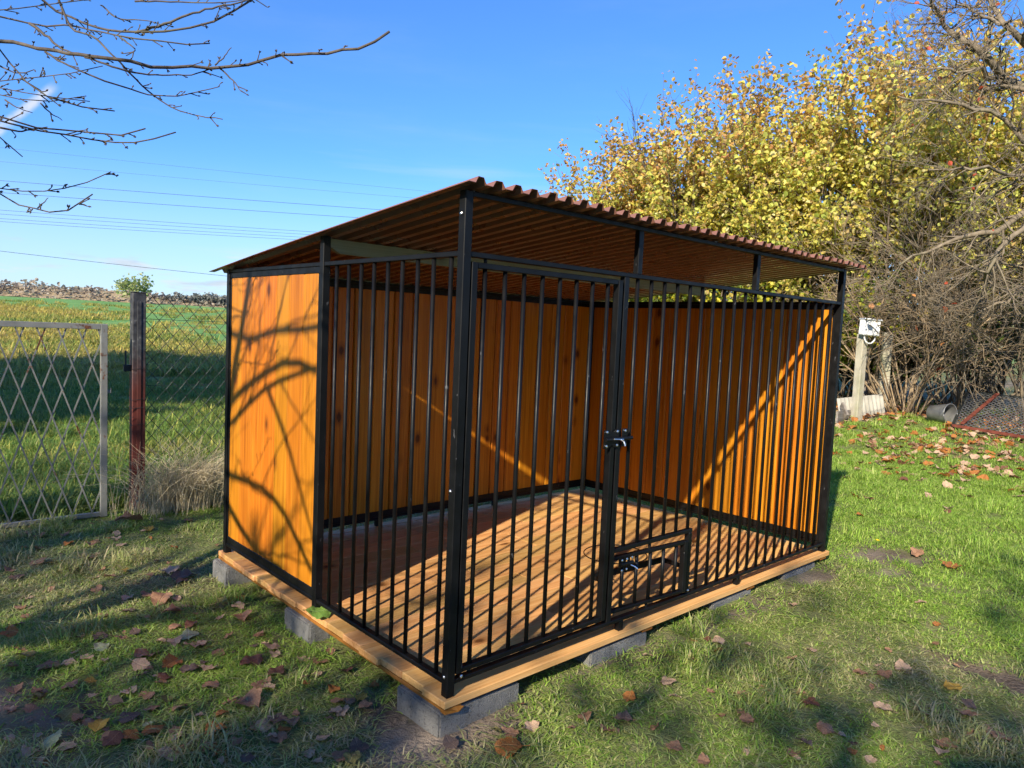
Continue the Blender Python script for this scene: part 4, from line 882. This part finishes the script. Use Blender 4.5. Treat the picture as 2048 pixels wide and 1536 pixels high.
# near lawn (dense) and farther lawn (sparser, bigger tufts)
xa, ya, za_ = lawn_points(17000, (-2.2, -2.2), (7.5, 4.3), lambda x, y, z: np.clip(3.6/z, .25, 1.))
xb, yb, zb2 = lawn_points(8500, (5.0, -6), (13, 5.5), lambda x, y, z: .35+.65*smooth(5, 7, x))
xs, ys_ = np.concatenate([xa, xb]), np.concatenate([ya, yb]); zf = np.concatenate([za_, zb2]); n = len(xs)
fr = vnoise(xs, ys_, .9, 51); fr2 = vnoise(xs, ys_, 3.1, 52)
sunny = smooth(2.0, 3.6, xs-.35*ys_)
tall = (fr2 > .70) & (rs.uniform(0, 1, n) < .6)
kind = np.where(tall, rs.integers(5, 8, n), rs.integers(0, 5, n))
dryn = np.clip(.58*smooth(.28, .75, fr+.25*(fr2-.5))-.0+.34*(1-sunny)*smooth(-1.2, .4, xs)*smooth(.6, -.4, ys_)+rs.normal(0, .12, n)-.75*sunny+.10*smooth(.2, -1, xs), 0, 1)  # dry patches, plus sunlit and shaded lawn tones put into the blade colour
s = rs.uniform(.7, 1.15, n)*(1+.05*np.clip(zf-3, 0, 10))
zs = s*(.36+.34*sunny+.16*smooth(.0, -.8, xs)+.35*(fr2 > .74))*rs.uniform(.75, 1.15, n)
gn_scatter('lawn_grass', np.stack([xs, ys_, gz(xs, ys_)-.006], -1), np.stack([rs.normal(0, .07, n), rs.normal(0, .07, n), rs.uniform(0, 6.28, n)], -1), np.stack([s, s, zs], -1), kind, {'dryness': dryn}, gm, G1, 'short patchy lawn grass around the kennel, green and straw-coloured', 'grass')
# meadow beyond the fence: lush near the fence, yellow weeds farther out
G2 = grassmat('meadow_blades', [(.0, (.09, .18, .03)), (.5, (.15, .27, .05)), (1., (.26, .36, .08))], [(.0, (.55, .44, .09)), (.45, (.62, .50, .11)), (.75, (.48, .33, .12)), (1., (.38, .29, .14))])
fm = []
for k in range(4):
    me = blades(80, .22, .16, .009, .7, 440+k, .4); me.materials.append(G2); fm.append(me)
for k in range(3):
    me = blades(90, .34, .22, .022, .7, 460+k, .5); me.materials.append(G2); fm.append(me)
def field_points(n, y0, y1):
    y = y0+(y1-y0)*rs.uniform(0, 1, n)**1.6; x = rs.uniform(-3, 10, n)+rs.uniform(0, 1, n)*y*.35; ok, zf = in_view(x, y, .08); vis = ok & ((x-CAM[0])/(y-CAM[1]) < .55)
    return x[vis], y[vis], zf[vis]
x1, y1, z1 = field_points(5200, 3.95, 9); x2, y2, z2 = field_points(11500, 8, 95)
xs, ys_, zf = np.concatenate([x1, x2]), np.concatenate([y1, y2]), np.concatenate([z1, z2]); n = len(xs)
cropm = smooth(-2.5, 2.5, xs-7.5-4*(vnoise(xs, ys_, .1, 21)-.5))*smooth(10, 20, ys_); keep = rs.uniform(0, 1, n) > cropm*.97; xs, ys_, zf = xs[keep], ys_[keep], zf[keep]; n = len(xs)
far = ys_ > 13; kind = np.where(far & (rs.uniform(0, 1, n) < .75), rs.integers(4, 7, n), rs.integers(0, 4, n))
dryn = np.clip(smooth(9, 17, ys_)*(.22+.72*vnoise(xs, ys_, .22, 55))+.15*vnoise(xs, ys_, 1.2, 56)+.35*smooth(.6, .9, vnoise(xs, ys_, .8, 57))+rs.normal(0, .1, n)-.1, 0, 1)
s = rs.uniform(.7, 1.2, n)*(1+.018*np.clip(zf-10, 0, 80)); zsc = s*rs.uniform(.7, 1.1, n)
gn_scatter('meadow_grass', np.stack([xs, ys_, gz(xs, ys_)-.01], -1), np.stack([rs.normal(0, .06, n), rs.normal(0, .06, n), rs.uniform(0, 6.28, n)], -1), np.stack([s, s, zsc], -1), kind, {'dryness': dryn}, fm, G2, 'green meadow grass turning to yellow weeds beyond the fence', 'grass')
# dry straw clump against the chain link
rs2 = np.random.default_rng(81); mb = MB(); cb = gp(372, 1018)
dg = empty('dry_grass_clump', tuple(cb), 'pale dry grass clump bent over at the foot of the chain link', 'grass clump')
for i in range(900):
    a_ = rs2.uniform(0, 6.283); q = np.array([rs2.normal(0, .17), rs2.normal(.02, .07), -.02]); le = rs2.uniform(.40, .80); out = np.array([rs2.normal(.10, .30), rs2.normal(-.12, .18), 0])
    t = np.linspace(0, 1, 5)[:, None]; P2 = q+out*le*t**1.5+np.array([0, 0, 1])*le*(t*.95-t**2.4*rs2.uniform(.2, .62)); mb.tube(P2, np.linspace(.0019, .0008, 5), 3, False)
m = MT('dry_straw', .7, .2); m.col(m.ramp(m.noise(m.coord(rand=False), 25, 3), [(.3, (.42, .33, .19)), (.7, (.70, .60, .40))])); mb.build('straw', m.m, dg)

# ------------------------------------------------------------------ fallen leaves
def leaf_mesh(kind, seed):
    rs = np.random.default_rng(seed); n = 15
    prof = {'ovate': lambda t: .40*math.sin(math.pi*t**.75)*(1+.09*math.sin(t*47)), 'round': lambda t: .50*math.sin(math.pi*t**.85)**.8*(1+.10*math.sin(t*41)), 'narrow': lambda t: .22*math.sin(math.pi*t**.85), 'lobed': lambda t: .50*math.sin(math.pi*t**.8)*(.72+.34*abs(math.sin(t*9.2)))}[kind]
    cur = rs.uniform(-.8, 1.6); tw = rs.uniform(-1., 1.); cup = rs.uniform(-.2, .5); cr = rs.uniform(1.5, 4.5); ph = rs.uniform(0, 6); V = []
    ts = np.linspace(0, 1, n)
    for t in ts:
        w = prof(min(max(t, .0001), .9999)); yy = t-.5; z0 = cur*.32*(yy*yy)+.02*math.sin(yy*9+ph)
        for s_ in (-1, -.5, 0, .5, 1):
            x = s_*w; V.append((x*math.cos(tw*yy), yy, z0+cup*abs(x)*.9+x*math.sin(tw*yy)+.05*abs(s_)*math.sin(yy*cr*5+s_*2+ph)+.012*rs.normal()))
    V = np.array(V); V[:, 2] -= np.percentile(V[:, 2], 12)
    F = [(i*5+j, i*5+j+1, (i+1)*5+j+1, (i+1)*5+j) for i in range(n-1) for j in range(4)]
    mb = MB().add(V, F); mb.bar((0, -.5, V[2, 2]), (rs.uniform(-.05, .05), -.72, V[2, 2]+.04), .018, .018); return mb.mesh('leaf_blade')
kinds = ['ovate', 'round', 'lobed', 'narrow']; base_m = {k: [leaf_mesh(k, 500+10*i+j) for j in range(3)] for i, k in enumerate(kinds)}
cache = {}
def leafdata(kind, j, colr):
    key = (kind, j, colr)
    if key not in cache:
        me = base_m[kind][j].copy(); me.materials.append(LEAFC[colr]); me.polygons.foreach_set('use_smooth', np.ones(len(me.polygons), bool)); cache[key] = me
    return cache[key]
CN = {'brown': 'curled brown', 'tan': 'pale tan', 'red': 'dark red-brown', 'orange': 'orange', 'yellow': 'yellow', 'olive': 'olive green', 'pale': 'pale green', 'dark': 'blackish brown'}
def put_leaf(p, size, colr, kind, label=None, group='fallen leaves on the lawn', tilt=.15, yaw=None, lift=.013):
    o = inst('fallen_leaf', leafdata(kind, random.randrange(3), colr), None, (p[0], p[1], p[2]+lift), (random.gauss(0, tilt), random.gauss(0, tilt), random.uniform(0, 6.28) if yaw is None else yaw), (size,)*3)
    if label is None and False:
        zone = 'left of the kennel' if p[0]-p[1]*.0 < .05 and p[1] > -.2 else 'in front of the kennel' if p[0] < 1.7 else 'right of the kennel'
        label = '%s fallen leaf lying in the grass %s' % (CN[colr], zone)
    if label is None: LEAVES.append((o, colr, kind, size))
    return tag(o, label, 'leaf', group)
LEAVES = []
B, Tn, Rd, Og, Yl, Ol, Pl, Dk = 'brown', 'tan', 'red', 'orange', 'yellow', 'olive', 'pale', 'dark'
LV = [(200, 1458, 42, Yl), (224, 1487, 45, Rd), (102, 1488, 54, Pl), (135, 1502, 35, Tn), (55, 1519, 46, Tn), (63, 1427, 36, B), (72, 1400, 58, Ol), (11, 1428, 40, B), (187, 1398, 22, Tn), (181, 1370, 28, Yl), (258, 1389, 34, Tn), (334, 1405, 28, Ol), (303, 1424, 32, B), (359, 1422, 30, B), (257, 1441, 48, Dk), (295, 1457, 24, Pl), (307, 1468, 45, Og), (350, 1482, 35, Tn), (340, 1518, 50, Tn), (139, 1436, 42, Ol), (329, 1360, 30, Rd), (342, 1334, 48, Og), (378, 1345, 42, Dk), (293, 1315, 50, B), (284, 1337, 40, Tn), (203, 1299, 32, Pl), (52, 1315, 38, Ol), (96, 1340, 42, B), (139, 1334, 34, Tn), (208, 1326, 18, Tn), (377, 1275, 40, Pl), (391, 1296, 46, Tn), (381, 1256, 32, Rd), (350, 1290, 35, Tn), (271, 1271, 26, Dk), (19, 1271, 40, Og),
      (298, 1105, 28, Tn), (110, 1129, 30, Yl), (78, 1129, 36, B), (176, 1120, 34, B), (80, 1075, 26, B), (138, 1091, 24, Og), (181, 1091, 30, B), (258, 1045, 56, B), (297, 1061, 28, Yl), (248, 1146, 18, Yl), (338, 1145, 40, Tn), (363, 1157, 48, Dk), (256, 1200, 28, Tn), (322, 1206, 52, B), (344, 1228, 38, B), (441, 1213, 36, Ol), (481, 1203, 22, Yl), (476, 1219, 34, Tn), (485, 1240, 40, B), (516, 1277, 22, B), (541, 1298, 40, Tn), (551, 1349, 38, Rd), (502, 1328, 48, Rd), (537, 1380, 30, Tn), (500, 1412, 60, B), (445, 1434, 30, Og), (431, 1469, 45, Og), (569, 1466, 30, Og), (588, 1450, 34, B), (548, 1481, 28, Tn), (555, 1446, 40, Dk), (420, 1343, 36, Tn),
      (639, 1329, 34, B), (661, 1310, 24, B), (692, 1347, 30, Rd), (748, 1377, 26, Og), (722, 1400, 28, Yl), (670, 1429, 30, Tn), (674, 1408, 28, B), (731, 1418, 30, B), (644, 1484, 34, Tn), (900, 1493, 36, Dk), (992, 1469, 30, Ol), (1042, 1415, 16, Rd), (702, 1525, 45, Ol), (1335, 1368, 36, Tn), (1422, 1390, 20, B), (1493, 1448, 36, B), (1621, 1410, 38, Rd), (1764, 1422, 42, Tn), (1932, 1433, 38, B), (1804, 1340, 40, Tn), (1769, 1353, 32, B), (1720, 1351, 30, B), (1583, 1322, 24, B), (1437, 1307, 22, Og), (1435, 1287, 28, Tn), (1415, 1284, 18, Rd), (1386, 1287, 16, Og), (1585, 1514, 34, B), (1607, 1492, 36, Dk), (1705, 1494, 20, Rd), (1881, 1512, 32, Tn), (1998, 1479, 48, B), (1873, 1253, 16, Og), (1840, 1208, 24, Tn), (1906, 1380, 36, Yl), (1406, 1528, 32, B), (1775, 1305, 18, B), (1494, 1293, 16, Tn), (1585, 1214, 20, Tn), (1170, 1440, 38, B), (1245, 1445, 42, B), (1350, 1400, 26, Tn)]
fixed = {(200, 1458): 'yellow lobed leaf in the bottom left corner of the lawn', (102, 1488): 'large pale green leaf in the bottom left corner of the lawn', (72, 1400): 'long olive leaf on the dark soil at the left edge', (992, 1469): 'yellow-green leaf in the grass below the near corner block', (258, 1045): 'largest brown leaf curled at the foot of the red post'}
for (px, py, sz, colr) in LV:
    p = ground_at(px, py); d = (p-CAM).dot(_f); size = sz*d/FPX*.98
    put_leaf(p, size, colr, 'lobed' if (px, py) == (200, 1458) else 'narrow' if (px, py) == (72, 1400) else random.choice(['ovate', 'round', 'lobed', 'ovate']), fixed.get((px, py)))
p = ground_at(1018, 1503); put_leaf(p, 60*(p-CAM).dot(_f)/FPX, Og, 'round', 'big orange-yellow round leaf at the bottom edge below the kennel corner')
inst_ = tag(inst('green_leaf', leafdata('lobed', 0, 'green'), None, (-.012, .905, .018), (.15, -.1, 1.25), (.125, .125, .125)), 'fresh green leaf lying on the deck edge by the middle post', 'leaf')
rsl = random.Random(9); cnt = 0
while cnt < 178:
    px, py = rsl.uniform(0, 700), rsl.uniform(1040, 1536)
    if rsl.random() < .2: px, py = rsl.uniform(700, 2048), rsl.uniform(1290, 1536)
    p = ground_at(px, py)
    if p[0] > -.06 and p[1] > -.06 and p[0] < 3 and p[1] < 2.1: continue
    put_leaf(p, rsl.uniform(.028, .07), rsl.choice([B, B, Tn, Tn, Tn, B, B, Og, Dk]), rsl.choice(['ovate', 'round', 'lobed', 'narrow']), lift=.010); cnt += 1
# say which leaf is which: look first, then what it lies beside, then its order from the left
ZN = [('by the gate', -.5, 3.3), ('below the dry grass clump', .1, 3.0), ('beside the far left block', -.2, 2.1), ('beside the middle left block', -.22, 1.05), ('left of the near corner block', -.3, .3), ('on the dark soil patch', -1.1, 1.2), ('in the bottom left corner', -.85, .75),
      ('in the grass left of the deck', -.6, 1.6), ('in the bottom edge grass', -.45, .2), ('in front of the near corner block', .05, -.25), ('in front of the door', .55, -.35), ('in front of the feeding hatch', 1.2, -.5), ('right of the feeding hatch', 1.9, -.35), ('by the pale soil strip', 1.9, -1.0), ('in the bottom right corner', 1.4, -1.1), ('at the bottom edge below the door', .75, -.75), ('in the sunny grass', 3.3, -.6)]
KN = {'ovate': 'oval', 'round': 'rounded', 'lobed': 'lobed', 'narrow': 'narrow'}; buckets = {}
for o, colr, kind, size in LEAVES:
    z = min(ZN, key=lambda t: (o.location.x-t[1])**2+(o.location.y-t[2])**2)[0]
    buckets.setdefault('%s %s %s leaf %s' % ('big' if size > .088 else 'small', CN[colr], KN[kind], z), []).append(o)
ORD = ['first', 'second', 'third', 'fourth', 'fifth', 'sixth', 'seventh', 'eighth', 'ninth']
for k, os_ in buckets.items():
    sx_ = lambda o: (np.array(o.location)-CAM).dot(_r)/(np.array(o.location)-CAM).dot(_f)
    os_.sort(key=sx_)
    for i, o in enumerate(os_): o['label'] = k if len(os_) == 1 else k+', %s from the left' % ORD[min(i, 8)]
# leaf litter towards the hedge: uncountable
lm = []
for i, (k, colr) in enumerate([('ovate', B), ('round', Tn), ('lobed', Og), ('ovate', Rd), ('round', Og), ('lobed', Tn)]):
    me = base_m[k][i % 3].copy(); me.materials.append(LEAFC[colr]); lm.append(me)
n = 9000; x = rs.uniform(3.4, 14, n); y = rs.uniform(-4, 6, n); ok, zf = in_view(x, y)
dens = smooth(5.5, 9.0, x+.1*y)*(.35+.65*smooth(.35, .6, vnoise(x, y, 1.1, 8)))+.045*smooth(3, 4.5, x)
k = ok & (rs.uniform(0, 1, n) < dens); x, y = x[k], y[k]; n = len(x); s = rs.uniform(.06, .12, n)
gn_scatter('leaf_litter', np.stack([x, y, gz(x, y)+.02], -1), np.stack([rs.normal(0, .35, n), rs.normal(0, .35, n), rs.uniform(0, 6.28, n)], -1), np.stack([s, s, s], -1), rs.integers(0, 6, n), {'dryness': np.zeros(n)}, lm, LEAFC[B], 'brown leaf litter strewn over the grass towards the hedge', 'leaves')
# single yellow dandelion by the bare earth on the right
p = gp(1754, 1096); df = empty('dandelion', tuple(p), 'single yellow flower on the grass right of the kennel', 'flower'); mb = MB()
for i in range(26):
    a_ = i*2.399; r_ = .014*math.sqrt((i+1)/26); mb.bar((0, 0, .05), (r_*math.cos(a_), r_*math.sin(a_), .058-.2*r_), .003, .001)
m = MT('flower_yellow', .5, .3); m.col((.80, .62, .02)); mb.build('petals', m.m, df); m = MT('flower_stem', .5, .3); m.col((.12, .22, .04)); MB().tube([(0, 0, -.01), (.002, .001, .05)], .0018, 5).build('stem', m.m, df)
